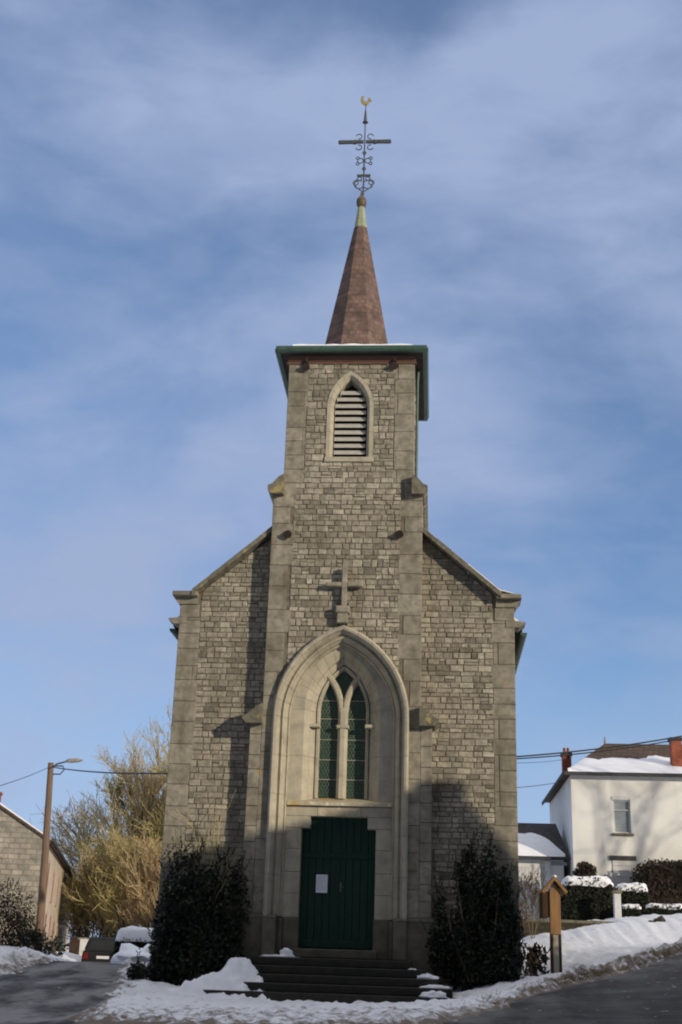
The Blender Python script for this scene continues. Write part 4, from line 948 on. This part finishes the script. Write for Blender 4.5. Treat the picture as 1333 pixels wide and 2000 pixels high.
# boundary wall
p = at(1000, 1797, 13.2); q = at(1212, 1800, 13.2)
root = empty('garden_wall', (p.x, 13.2, 1.6), 'low mossy stone garden wall behind the snowfield on the right', 'wall')
mb = MB(); mb.box(p.x - 2, q.x - .1, 13.0, 13.35, 1.0, p.z - .04); mb.build('wall', M['lowwall'], root)
mb = MB()
for i in range(12):
    a = p.x - 2 + (q.x - p.x + 1.9) * i / 12; b2 = p.x - 2 + (q.x - p.x + 1.9) * (i + 1) / 12; mb.box(a + .006, b2 - .006, 12.95, 13.4, p.z - .04, p.z + .05 + .02 * nzv(i * 1.7, 0))
mb.build('coping', M['coping'], root)
p = at(1205, 1745, 15.5); root = empty('gate_pier', (p.x, 15.5, 2.0), 'white gate pier at the right end of the snow-capped hedge', 'gate pier')
mb = MB(); mb.cbox(p.x - .12, p.x + .12, 15.4, 15.62, 1.8, p.z, .02); mb.build('shaft', M['whitepaint'], root); mb = MB(); mb.cbox(p.x - .16, p.x + .16, 15.36, 15.66, p.z, p.z + .09, .02); mb.build('cap', M['coping'], root)
p = at(1040, 1800, 11.5); bare_tree('bare_shrub', 'leafless twiggy shrub before the white outbuilding', (p.x, 11.5, 1.5), 1.9, 71, kids=(7, 5, 3), twigm='bark', bark='bark', spread=.55, tw=.007, r=.016, stems=4, cat='shrub')
p = at(1022, 1800, 9); bare_tree('bare_shrub', 'low dark leafless bush half hidden by the right church corner', (p.x - .15, 9, 1.3), 1.2, 72, kids=(7, 5, 3), twigm='bark', bark='bark', spread=.6, tw=.007, r=.014, stems=4, cat='shrub')
for k, (px, py, w, h, lab) in enumerate(((1287, 1818, .42, .34, 'largest dark boulder poking out of the snow slope on the right'), (1308, 1821, .5, .12, 'flat dark stone in the snow right of the largest boulder'), (1262, 1822, .22, .14, 'small dark stone in the snow left of the largest boulder'), (1239, 1815, .14, .14, 'smallest dark stone far left of the boulder in the snow'))):
    p = at(px, py, 12); mb = MB(); zz = gz(p.x, 12); blob(mb, (p.x, 12, p.z - .12), (w, w * .8, h + .1), k + 20, .5, n=10, m=6, freq=1.6); o = mb.build('boulder', M['rock']); tag(o, lab, 'stone', 'dark stones in the snow slope')

# wooden shrine-like post with a little gabled roof and side board
sx, sy = at(1086, 1840, 1.3).x, 1.3
zb = .55
root = empty('notice_post', (sx, sy, zb), 'wooden notice post with a little gabled roof standing in snow by the road', 'notice board')
mb = MB(); mb.cbox(sx - .125, sx + .125, sy - .06, sy + .10, 1.56, 2.58, .012); mb.build('upper_post', M['wood_post'], root)
mb = MB(); mb.cbox(sx - .068, sx + .074, sy - .03, sy + .08, zb - .3, 1.557, .01); mb.build('lower_board', M['wood_grey'], root)
for s in (-1, 1):
    mb = MB(); mb.cbox(sx + s * .10 - .028, sx + s * .10 + .028, sy - .05, sy + .10, zb - .3, 1.557, .008); mb.build('leg', M['wood_dark'], root)
mb = MB(); mb.box(sx - .125, sx + .125, sy - .055, sy + .06, .60, .72); mb.build('foot_rail', M['wood_dark'], root)
mb = MB(); mb.box(sx - .28, sx - .135, sy - .02, sy + 1.0, 1.94, 2.52); mb.build('notice_panel', M['wood_dark'], root)
for s in (-1, 1):
    mb = MB(); mb.prism([(sx, 2.85), (sx + s * .30, 2.51), (sx + s * .255, 2.46), (sx, 2.765)][::s], lambda p, q, d: (p, d, q), sy - .16, sy + 1.1); mb.build('roof_board', M['wood_post'], root)
mb = MB(); mb.prism([(sx - .11, 2.60), (sx + .11, 2.60), (sx, 2.75)], lambda p, q, d: (p, d, q), sy - .10, sy - .05); mb.build('gable_board', M['wood_dark'], root)
mb = MB(); blob(mb, (sx + .01, sy - .05, 2.835), (.05, .08, .05), 5, .3, 8, 4); mb.build('snow_cap', M['snow'], root, True)

# ================================================================== white house
H0 = 21.0; HX0 = 7.58; HX1 = 17.5; HY1 = 30.6; HE = 8.02
house = empty('white_house', (12.5, 25.8, 2.4), 'white two-storey house with brown hipped roof, snow on the eaves and brick chimneys', 'house')
mb = MB(); wxa, wxb, wza, wzb = at(1197, 1562, H0).x, at(1234, 1628, H0).x, at(1234, 1628, H0).z, at(1197, 1562, H0).z
mb.box(HX0, wxa, H0, HY1, 2.0, HE); mb.box(wxb, HX1, H0, HY1, 2.0, HE); mb.box(wxa, wxb, H0, HY1, wzb, HE); mb.box(wxa, wxb, H0, HY1, 2.0, wza)
mb.box(wxa, wxb, H0 + .3, HY1, wza, wzb)
mb.build('wall', M['white'], house)
mb = MB(); mb.box(wxa + .002, wxb - .002, H0 + .14, H0 + .18, wza, wzb); w_ = mb.build('window', M['blueglass'], house)
mb = MB(); t_ = .06
for a in ((wxa, wxa + t_, wza, wzb), (wxb - t_, wxb, wza, wzb), (wxa + t_, wxb - t_, wzb - t_, wzb), (wxa + t_, wxb - t_, wza, wza + t_), (wxa + t_, wxb - t_, wza + (wzb - wza) * .68, wza + (wzb - wza) * .72)): mb.box(a[0] + .003, a[1] - .003, H0 + .08, H0 + .13, a[2] + .003, a[3] - .003)
mb.build('frame', M['whitepaint'], w_)
mb = MB(); mb.box(wxa - .08, wxb + .08, H0 - .08, H0 + .1, wza - .1, wza - .002); mb.build('sill', M['coping'], w_)
mb = MB(); mb.box(wxa - .04, wxb + .04, H0 - .03, H0 - .002, wzb + .002, wzb + .14); mb.build('lintel', M['whitepaint'], house)
dxa, dxb, dzt = at(1196, 1680, H0).x, at(1238, 1680, H0).x, at(1196, 1680, H0).z
mb = MB()
for i in range(12): mb.cbox(dxa, dxb, H0 - .035, H0 - .004, 2.3 + (dzt - 2.3) * i / 12, 2.3 + (dzt - 2.3) * (i + 1) / 12 - .006, .012)
mb.build('roller_shutter', M['whitepaint'], house)
mb = MB(); mb.box(dxa - .1, dxb + .1, H0 - .06, H0 - .003, dzt, dzt + .17); mb.build('lintel', M['trim'], house)
# hipped roof
hipx = at(1182, 1452, 25.8).x; rz_ = at(1182, 1452, 25.8).z; hx1 = HX1 - (hipx - HX0)
ov = .28
mb = MB(); e = HE + .06
vs = [(HX0 - ov, H0 - ov, e), (HX1 + ov, H0 - ov, e), (HX1 + ov, HY1 + ov, e), (HX0 - ov, HY1 + ov, e), (hipx, 25.8, rz_), (hx1, 25.8, rz_)]
mb.add(vs, [(0, 1, 5, 4), (1, 2, 5), (2, 3, 4, 5), (3, 0, 4), (3, 2, 1, 0)]); hr = mb.build('roof', M['tile'], house)
mb = MB(); mb.box(HX0 - ov - .03, HX1 + ov + .03, H0 - ov - .06, H0 - ov - .002, e - .12, e + .02); mb.box(HX0 - ov - .06, HX0 - ov - .002, H0 - ov, HY1 + ov, e - .12, e + .02); mb.build('gutter', M['trim'], house)
mb = MB(); A = Vector(vs[0]); Bv = Vector(vs[1]); Cc = Vector(vs[4]); nn = (Bv - A).cross(Cc - A).normalized()
V = []; nxx = 60
for i in range(nxx + 1):
    x = HX0 - ov + .15 + (HX1 - HX0) * i / nxx
    lim = min(1, (x - (HX0 - ov)) / (hipx - HX0 + ov) * .98)
    top = min(lim, .44 + .08 * fbm(x * 1.1, 2.2) + .05 * nzv(x * 5, 1) + .10 * min(1, max(0, x - 10.2)))
    for k in range(5):
        f = top * k / 4; pnt = Vector((x, H0 - ov + (25.8 - H0 + ov) * f, e + (rz_ - e) * f)) + nn * (0.012 + (.07 if 0 < k < 4 else .0) + .02 * nzv(x * 2, k)); V.append(pnt)
mb.add(V, [(i * 5 + k, (i + 1) * 5 + k, (i + 1) * 5 + k + 1, i * 5 + k + 1) for i in range(nxx) for k in range(4)]); mb.build('snow_cover', M['snow'], hr, True)
mb = MB(); mb.tube([(hipx, 25.8, rz_ - .05), (hipx, 25.8, rz_ + .3)], .06, 6, .02); mb.build('finial', M['lamp'], hr)
def chimney(px0, px1, pyt, y, zb, parent, dep=.5, mm='brick'):
    a, b = at(px0, pyt, y), at(px1, pyt, y); mb = MB(); mb.box(a.x, b.x, y, y + dep, zb, a.z - .12); c = mb.build('chimney', M[mm], parent)
    mb = MB(); mb.box(a.x - .05, b.x + .05, y - .05, y + dep + .05, a.z - .12, a.z); mb.build('chimney_cap', M['trim'] if px0 > 200 else M['brick'], c)
    return c, a, b
c, a, b = chimney(1311, 1331, 1440, 21.6, 7.9, hr)
mb = MB(); blob(mb, ((a.x + b.x) / 2, 21.85, a.z - .01), (.2, .2, .07), 9, .3); mb.build('snow_cap', M['snow'], c, True)
c, a, b = chimney(1099, 1116, 1470, 27, 7.6, hr)
mb = MB()
for s in (-1, 1): mb.tube([((a.x + b.x) / 2 + s * .08, 27.25, a.z), ((a.x + b.x) / 2 + s * .08, 27.25, a.z + .25)], .07, 8, .06)
mb.build('chimney_pot', M['brick'], c)
# outbuilding left of the house
AX0, AX1, AY = 2.5, 7.3, 22.0
ann = empty('outbuilding', (5, 23.5, 2.3), 'low white outbuilding with snow on its dark slate roof beside the church', 'outbuilding')
az = at(1040, 1676, AY).z; ry = 24.6; rzz = at(1050, 1608, ry).z
mb = MB(); mb.box(AX0, AX1, AY, 27.2, 1.8, az); mb.build('wall', M['white'], ann)
mb = MB(); vs = [(AX0 - .2, AY - .25, az + .02), (AX1 + .25, AY - .25, az + .02), (AX1 - .02, ry, rzz), (AX0 - .2, ry, rzz), (AX0 - .2, 27.4, az + .02), (AX1 + .25, 27.4, az + .02)]
mb.add(vs, [(0, 1, 2, 3), (3, 2, 5, 4), (1, 5, 2), (0, 3, 4), (0, 4, 5, 1)]); ar = mb.build('roof', M['slate'], ann)
nn = Vector((0, -(rzz - az), ry - AY + .25)).normalized(); V = []
for i in range(31):
    x = AX0 + (AX1 + .05 - AX0) * i / 30; top = .66 + .04 * nzv(x * 3, 4) - .62 * max(0, (x - 6.2) / 1.15) ** 2
    for k in range(5):
        f = top * k / 4 + .01; V.append(Vector((x - (.12 * f if i == 30 else 0), AY - .25 + (ry - AY + .25) * f, az + .02 + (rzz - az - .02) * f)) + nn * (.01 + (.09 if 0 < k < 4 else .02)))
mb = MB(); mb.add(V, [(i * 5 + k, (i + 1) * 5 + k, (i + 1) * 5 + k + 1, i * 5 + k + 1) for i in range(30) for k in range(4)]); mb.build('snow_cover', M['snow'], ar, True)
mb = MB(); mb.box(AX0 - .2, AX1 + .25, AY - .34, AY - .255, az - .08, az + .03); mb.build('gutter', M['trim'], ann)
mb = MB(); a, b = at(1000, 1692, AY), at(1064, 1692, AY)
for i in range(10): mb.cbox(a.x + (b.x - a.x) * i / 10, a.x + (b.x - a.x) * (i + 1) / 10 - .008, AY - .03, AY - .004, 2.2, a.z, .01)
mb.build('garage_door', M['whitepaint'], ann)
a, b = at(1077, 1683, AY), at(1108, 1691, AY); mb = MB(); mb.box(a.x, b.x, AY - .02, AY - .003, b.z, a.z); mb.build('window', M['blueglass'], ann)
a = at(1070, 1690, AY); mb = MB(); mb.cbox(a.x - .1, a.x + .1, AY - .08, AY - .003, 2.2, az - .09, .01); mb.build('pilaster', M['white'], ann)

# ================================================================== left house
LC = at(90, 1640, 30); LE = at(145, 1722, 66)
LE = Vector((LE.x, 66, 0)); ld = (Vector((LE.x, LE.y)) - Vector((LC.x, LC.y))).normalized()
_e2 = at(145, 1722, 66)
sc_ = (_e2.z - .9) and 1
# find the far end so that the eave stays level
yy = 66
for _ in range(40):
    e_ = at(145, 1722, yy); yy += (LC.z - e_.z) / max(.02, (e_.z - .9) / (yy + 29.3))
e_ = at(145, 1722, yy)
ld = Vector((e_.x - LC.x, yy - LC.y)); LL = ld.length; ld.normalize(); lp = Vector((-ld.y, ld.x))        # lp points left
def lpnt(u, w, z): return (LC.x + ld.x * u + lp.x * w, LC.y + ld.y * u + lp.y * w, z)
lh_ = empty('terraced_house', (LC.x, LC.y, .3), 'long stone and cream rendered terraced house running down the street on the left', 'house')
ge = LC.z; gw = 7.6
def apz(w): return ge + .60 * min(w, gw - w)
mb = MB(); mb.prism([(0, -1.5), (gw, -1.5), (gw, ge), (gw / 2, apz(gw / 2)), (0, ge)], lambda p, q, d: lpnt(d, p, q), 0, .45); mb.build('gable_wall', M['grey_render'], lh_)
mb = MB(); mb.prism([(0, -2.5), (gw, -2.5), (gw, ge), (0, ge)], lambda p, q, d: lpnt(d, p, q), .452, LL); mb.build('street_wall', M['cream'], lh_)
for k in (0, 1):
    mb = MB(); th_ = .14
    q0, q1 = (-.25, gw / 2) if k == 0 else (gw / 2, gw + .25)
    mb.prism([(q0, apz(q0) + .02), (q1, apz(q1) + .02), (q1, apz(q1) + th_), (q0, apz(q0) + th_)], lambda p, q, d: lpnt(d, p, q), -.14, LL + .2); r0 = mb.build('roof', M['tile'], lh_)
    if k == 0:
        mb = MB(); mb.prism([(-.22, apz(-.22) + th_ + .004), (gw / 2, apz(gw / 2) + th_ + .004), (gw / 2, apz(gw / 2) + th_ + .10), (-.18, apz(-.2) + th_ + .07)], lambda p, q, d: lpnt(d, p, q), -.12, LL); mb.build('snow_cover', M['snow'], r0)
        roofL = r0
for u, w, zt in ((3.0, 3.4, apz(3.8) + .95), (10.5, 3.4, apz(3.8) + .9)):
    mb = MB(); mb.prism([(w, apz(3.4)), (w + .9, apz(3.4)), (w + .9, zt), (w, zt)], lambda p, q, d: lpnt(d, p, q), u, u + .75); c = mb.build('chimney', M['brick'], roofL)
    mb = MB(); mb.prism([(w - .06, zt), (w + .96, zt), (w + .96, zt + .1), (w - .06, zt + .1)], lambda p, q, d: lpnt(d, p, q), u - .06, u + .81); mb.build('chimney_cap', M['brick'], c)
for u, z0, z1, wd, nm in ((3.2, 3.2, 4.9, 1.0, 'window'), (8.5, 3.2, 4.7, 1.0, 'window'), (14, 3.2, 4.7, 1.0, 'window'), (21, 3.2, 4.7, 1.0, 'window'), (2.2, .4, 2.6, 1.1, 'door'), (5.2, .9, 2.5, 1.2, 'window'), (9.5, .2, 2.5, 1.1, 'door'), (13.5, .7, 2.3, 1.1, 'window'), (18, 0, 2.2, 1.2, 'door'), (24, .3, 2.0, 1.1, 'window')):
    mb = MB(); mb.prism([(u, z0), (u + wd, z0), (u + wd, z1), (u, z1)], lambda p, q, d: lpnt(p, -d, q), .004, .04); w_ = mb.build(nm, M['glassdark'] if nm == 'window' else M['wood_dark'], lh_)
    mb = MB()
    for a0, a1, b0, b1 in ((u - .14, u - .002, z0, z1 + .14), (u + wd + .002, u + wd + .14, z0, z1 + .14), (u, u + wd, z1 + .002, z1 + .14)): mb.prism([(a0, b0), (a1, b0), (a1, b1), (a0, b1)], lambda p, q, d: lpnt(p, -d, q), .003, .07)
    mb.build('surround', M['pink'], w_)
mb = MB(); mb.tube([lpnt(-.1, -.32, ge + .0), lpnt(LL, -.32, ge + .0)], .07, 6); mb.build('gutter', M['trim'], lh_)

# utility pole with street lamp
p0, p1 = at(76, 1866, 26), at(100, 1490, 26)
pole = empty('utility_pole', (p0.x, 26, p0.z - .2), 'leaning wooden utility pole carrying a street lamp at the left roadside', 'utility pole')
mb = MB(); mb.tube([Vector((p0.x - .02, 26, p0.z - .6)), (p0 + p1) / 2, p1], .19, 10, .13); mb.build('pole', M['pole'], pole)
l0, l1, l2 = at(101, 1500, 26), at(128, 1488, 25.6), at(162, 1485, 25.4)
mb = MB(); mb.tube([l0, at(112, 1492, 25.9), l1], .035, 6); mb.tube([at(102, 1512, 26), at(118, 1512, 25.9), at(126, 1503, 25.8), at(123, 1496, 25.7), at(106, 1496, 25.9)], .03, 6); mb.build('lamp_arm', M['iron'], pole)
mb = MB(); dv = (l2 - l1); side_ = Vector((dv.y, -dv.x, 0)).normalized() * .14
vs = []
for t, w, h in ((0, .35, .05), (.25, 1, .11), (.7, 1, .10), (1, .3, .04)):
    c = l1 + dv * t
    vs += [c - side_ * w - Vector((0, 0, h * .4)), c + side_ * w - Vector((0, 0, h * .4)), c + side_ * w * .6 + Vector((0, 0, h)), c - side_ * w * .6 + Vector((0, 0, h))]
mb.add(vs, [(i * 4 + j, i * 4 + (j + 1) % 4, i * 4 + 4 + (j + 1) % 4, i * 4 + 4 + j) for i in range(3) for j in range(4)] + [(3, 2, 1, 0), (12, 13, 14, 15)]); mb.build('lamp_head', M['lamp'], pole)

def cable(label, a, b, sag, r=.018):
    mb = MB(); a = Vector(a); b = Vector(b)
    mb.tube([a.lerp(b, t / 24) - Vector((0, 0, sag * 4 * (t / 24) * (1 - t / 24))) for t in range(25)], r, 5); return tag(mb.build('overhead_cable', M['cable'], None, True), label, 'cable', 'overhead cables')
cable('overhead cable from the utility pole to the left wall of the church', at(101, 1498, 26), Vector((-4.06, 3.0, at(325, 1508, 3.0).z)), .12, .026)
cable('thin overhead cable leaving the utility pole toward the left edge', at(97, 1498, 26), at(-60, 1550, 12), .1, .014)
a = Vector((4.12, .6, at(1010, 1478, .6).z)); cable('upper of the thick overhead cables from the church over the white house', a, at(1420, 1420, 6), .10, .019)
cable('lower of the paired thick cables from the church over the white house', a - Vector((0, 0, .05)), at(1420, 1424, 6), .12, .016)
cable('faint thin lower cable between church and white house', at(1000, 1539, 12), at(1120, 1522, 27), .05, .012)
cable('faintest middle cable sloping right of the church', at(1000, 1490, 13), at(1110, 1482, 27), .05, .009)

# parked dark car seen from behind
def car():
    c0 = at(200, 1882, 25); x, y, z = c0.x, 25.0, -.08
    root = empty('parked_car', (x, y, z), 'dark parked estate car with red tail lights at the dip of the left road', 'car')
    ang = R_(12)
    def P(u, v, w):            # u across, v forward, w up
        return (x + u * math.cos(ang) - v * math.sin(ang), y + u * math.sin(ang) + v * math.cos(ang), z + w)
    mb = MB()
    secs = [(0, .80, .30, .86, .80, .86), (.08, .86, .24, .92, .84, .93), (.9, .88, .2, .95, .86, .96), (2.6, .88, .2, .95, .86, .96), (3.3, .87, .2, .88, .85, .90), (4.1, .82, .24, .72, .8, .75), (4.3, .7, .3, .6, .66, .62)]
    vs = []
    for v, hw, zb_, zs_, ht, zt in secs: vs += [P(-hw * .9, v, zb_), P(-hw, v, zb_ + .15), P(-hw, v, zs_ - .1), P(-ht, v, zs_), P(-ht * .9, v, zt), P(ht * .9, v, zt), P(ht, v, zs_), P(hw, v, zs_ - .1), P(hw, v, zb_ + .15), P(hw * .9, v, zb_)]
    k = 10; mb.add(vs, [(i * k + j, i * k + (j + 1) % k, (i + 1) * k + (j + 1) % k, (i + 1) * k + j) for i in range(len(secs) - 1) for j in range(k)] + [tuple(range(k))[::-1], tuple(range((len(secs) - 1) * k, len(secs) * k))])
    cs = [(.05, .78, .92, .74, .95), (.35, .78, .95, .62, 1.44), (1.0, .79, .96, .64, 1.5), (2.1, .79, .96, .63, 1.46), (2.95, .78, .93, .72, .97)]
    vs = []
    for v, hb, zb_, ht, zt in cs: vs += [P(-hb, v, zb_), P(-ht, v, zt), P(ht, v, zt), P(hb, v, zb_)]
    mb.add(vs, [(i * 4 + j, i * 4 + j + 1, i * 4 + 5 + j, i * 4 + 4 + j) for i in range(4) for j in range(3)] + [(3, 2, 1, 0)]); mb.build('body', M['car'], root)
    def quad(name, m, pts):
        mb = MB(); n = len(pts); q = [Vector(P(*p)) for p in pts]; nr = (q[1] - q[0]).cross(q[2] - q[0]).normalized() * .012
        mb.add([v - nr * .2 for v in q] + [v + nr for v in q], [tuple(range(n))[::-1], tuple(range(n, 2 * n))] + [(i, (i + 1) % n, n + (i + 1) % n, n + i) for i in range(n)]); return mb.build(name, M[m], root)
    quad('rear_window', 'glassdark', [(-.66, .085, .99), (.66, .085, .99), (.57, .30, 1.37), (-.57, .30, 1.37)])
    for s in (-1, 1):
        pts = [(s * .62, -.005, .62), (s * .8, -.005, .62), (s * .78, -.0, .86), (s * .62, -.0, .86)]
        quad('tail_light', 'tail', pts if s > 0 else pts[::-1])
        pts = [(s * .80, .45, 1.0), (s * .80, 1.0, 1.0), (s * .665, 1.0, 1.42), (s * .665, .48, 1.38)]; quad('side_window', 'glassdark', pts if s > 0 else pts[::-1])
        for v in (.75, 3.35):
            mb = MB(); c = [P(s * .72, v, .31), P(s * .9, v, .31)]; mb.tube(c, .31, 16); w_ = mb.build('wheel', M['tyre'], root); mb = MB(); mb.tube([P(s * .9, v, .31), P(s * .91, v, .31)], .19, 12); mb.build('rim', M['lamp'], w_)
    mb = MB(); mb.prism([(-.84, .34), (.84, .34), (.84, .52), (-.84, .52)], lambda p, q, d: P(p, d, q), -.07, .12); mb.build('bumper', M['trim'], root)
    quad('number_plate', 'whitepaint', [(-.26, -.012, .64), (.26, -.012, .64), (.26, -.008, .75), (-.26, -.008, .75)])
car()
a, b = at(153, 1833, 34), at(172, 1890, 34)
root = empty('garden_wall', (a.x, 34.2, 0), 'sunlit white rendered wall end between the cream house and the dark car', 'wall')
mb = MB(); mb.prism([(a.x, -.8), (a.x + .35, -.8), (b.x + .1, a.z), (a.x + .02, a.z)], lambda p, q, d: (p, d, q), 34.0, 34.5); mb.build('wall', M['whitepaint'], root)
mb = MB(); mb.box(a.x - .04, b.x + .14, 33.96, 34.55, a.z, a.z + .05); mb.build('coping', M['coping'], root)
a, b = at(137, 1832, 31), at(152, 1890, 31)
root = empty('wooden_gate', (a.x, 31, -.4), 'dark brown wooden gate between the cream house and the white wall end', 'gate')
mb = MB()
for i in range(5): mb.cbox(a.x + (b.x - a.x) * i / 5, a.x + (b.x - a.x) * (i + 1) / 5 - .012, 31, 31.05, -.6, a.z + .05 * math.sin(i), .008)
mb.build('boards', M['wood_dark'], root); mb = MB(); mb.box(a.x, b.x, 30.96, 30.998, .2, .32); mb.build('rail', M['wood_dark'], root)
# snow-topped hedge by the left road
a, b = at(230, 1832, 20), at(316, 1850, 20)
hedge('hedge', 'dark clipped hedge with thick snow on top left of the church corner', a.x, b.x, 19.3, 20.7, gz(a.x, 20) - .2, a.z, 81, sth=.34)
a, b = at(243, 1845, 14), at(300, 1880, 14); mb = MB(); blob(mb, (at(282, 1870, 14).x, 14, gz(b.x, 14) - .25), (1.05, 1.5, .80), 14, .35); o = mb.build('snow_bank', M['snow'], None, True); tag(o, 'mound of cleared snow on the verge below the snow-topped hedge', 'snow bank')
a = at(108, 1872, 24.5)
shrub('small_bush', 'dark bush at the foot of the utility pole', 'bush', (a.x, 24.5, .3), [((a.x - .3, 25.2, .75), (.4, .4, .55)), ((a.x - 1.3, 25.6, .9), (.7, .5, .8))], 1300, .12, 82)
shrub('small_bush', 'large dark shrub in front of the grey gable of the left house', 'bush', tuple(at(15, 1860, 27)[:2]) + (.3,), [((at(5, 1830, 27).x, 27.2, 1.3), (1.5, .9, 2.3)), ((at(35, 1840, 27).x, 27, 1.0), (.9, .8, 1.3))], 7500, .09, 83, m='reddish')

# ================================================================== across the road (its shadow falls on the church)
oh = empty('gabled_house', (21.0, -24, .2), 'steep gabled stone house across the road whose shadow falls on the church', 'house')
ox, oy, orz = [a + b * 26 for a, b in zip((2.52, 0, 4.68), SDIR)]; oe = 4.9; osl = math.tan(R_(49)); ohw = (orz - oe) / osl; OL = 17; ohr = 1.75
mb = MB(); mb.prism([(ox - ohw, -.6), (ox + ohr, -.6), (ox + ohr, orz - ohr * osl - .02), (ox, orz - .02), (ox - ohw, oe)], lambda p, q, d: (p, -d, q), -oy, -oy + OL); mb.build('wall', M['grey_render'], oh)
for s in (-1, 1):
    hw_ = (ohw if s < 0 else ohr) + .15
    mb = MB(); mb.prism([(ox, orz), (ox + s * hw_, orz - hw_ * osl), (ox + s * hw_, orz - hw_ * osl + .12), (ox, orz + .15)][::-s], lambda p, q, d: (p, -d, q), -oy - .05, -oy + OL + .1); mb.build('roof', M['slate'], oh)
mb = MB(); mb.box(ox - .37, ox + .37, oy - .75, oy + .02, oe, 10.68); c = mb.build('chimney', M['brick'], oh)
for i in range(3):
    mb = MB(); mb.box(ox - 3 + i * 2.4, ox - 2 + i * 2.4, oy + .003, oy + .05, 1.2, 2.7); w_ = mb.build('window', M['glassdark'], oh)
bare_tree('bare_tree', 'large leafless roadside tree beyond the right edge that dapples the white house', (33.5, .8, 2.4), 13, 91, kids=(9, 4, 3), spread=.6, tw=.014, r=.10)
# added unseen hedge across the right road: its top edge sets the snowfield's shade
rngh = random.Random(17); hx0, hy0, hx1, hy1 = 14.6, -8.2, 24.5, 4.6
hroot = empty('hedge', ((hx0 + hx1) / 2, (hy0 + hy1) / 2, 1.2), 'tall leafy hedge added unseen across the right road to shade the snowfield', 'hedge')
hl = math.hypot(hx1 - hx0, hy1 - hy0); hd = Vector(((hx1 - hx0) / hl, (hy1 - hy0) / hl, 0)); hn = Vector((-hd.y, hd.x, 0))
mb = MB(); ns = 60; V = []
for i in range(ns + 1):
    c = Vector((hx0, hy0, 0)) + hd * hl * i / ns; zt = 4.35 + .35 * fbm(i * .35, 2.7, 1) ; zb_ = .2
    for w, z in ((-.7, zb_), (-.75, zt * .7), (-.4, zt), (.4, zt), (.75, zt * .7), (.7, zb_)): V.append(c + hn * w + Vector((0, 0, z)))
mb.add(V, [(i * 6 + k, (i + 1) * 6 + k, (i + 1) * 6 + k + 1, i * 6 + k + 1) for i in range(ns) for k in range(5)])
for _ in range(9000):
    i = rngh.uniform(0, ns); c = Vector((hx0, hy0, 0)) + hd * hl * i / ns; q = c + hn * rngh.uniform(-.8, .8) + Vector((0, 0, rngh.uniform(2.5, 4.75) + .3 * fbm(i * .35, 2.7, 1)))
    a = Vector((rngh.gauss(0, 1), rngh.gauss(0, 1), rngh.gauss(0, 1))).normalized(); b = a.orthogonal(); s_ = .16
    mb.add([q, q + a * s_ * .5 + b * s_ * .3, q + a * s_, q + a * s_ * .5 - b * s_ * .3], [(0, 1, 2, 3)])
mb.build('foliage', M['hedge'], hroot)
# dry verge grass sticking out of the ploughed snow bank beside the right road
rg = random.Random(77); mb = MB()
edge = [(3.1, -6.6), (4.2, -4.1), (5.25, -2.6), (6.3, -1.1), (8.0, 1.9), (10.2, 5.2)]
for _ in range(260):
    k = rg.randrange(len(edge) - 1); t = rg.random(); ax_, ay_ = edge[k]; bx_, by_ = edge[k + 1]
    el = math.hypot(bx_ - ax_, by_ - ay_); off = rg.gauss(.35, .22); x = ax_ + (bx_ - ax_) * t - (by_ - ay_) / el * off; y = ay_ + (by_ - ay_) * t + (bx_ - ax_) / el * off
    if k == 0 and rg.random() < .6: continue
    z = gz(x, y) + .06
    for _b in range(rg.randrange(4, 11)):
        a = Vector((rg.gauss(0, .6), rg.gauss(0, .6), rg.uniform(.5, 1.1))).normalized(); s_ = rg.uniform(.08, .22); q = Vector((x + rg.gauss(0, .04), y + rg.gauss(0, .04), z)); b = a.orthogonal().normalized() * .008
        mb.add([q - b, q + b, q + a * s_ + Vector((a.x, a.y, -.1)) * .04], [(0, 1, 2)])
kind(tag(mb.build('dry_grass', M['dry_grass']), 'brown dry verge grass sticking out of the snow bank beside the right road', 'grass'), 'stuff')
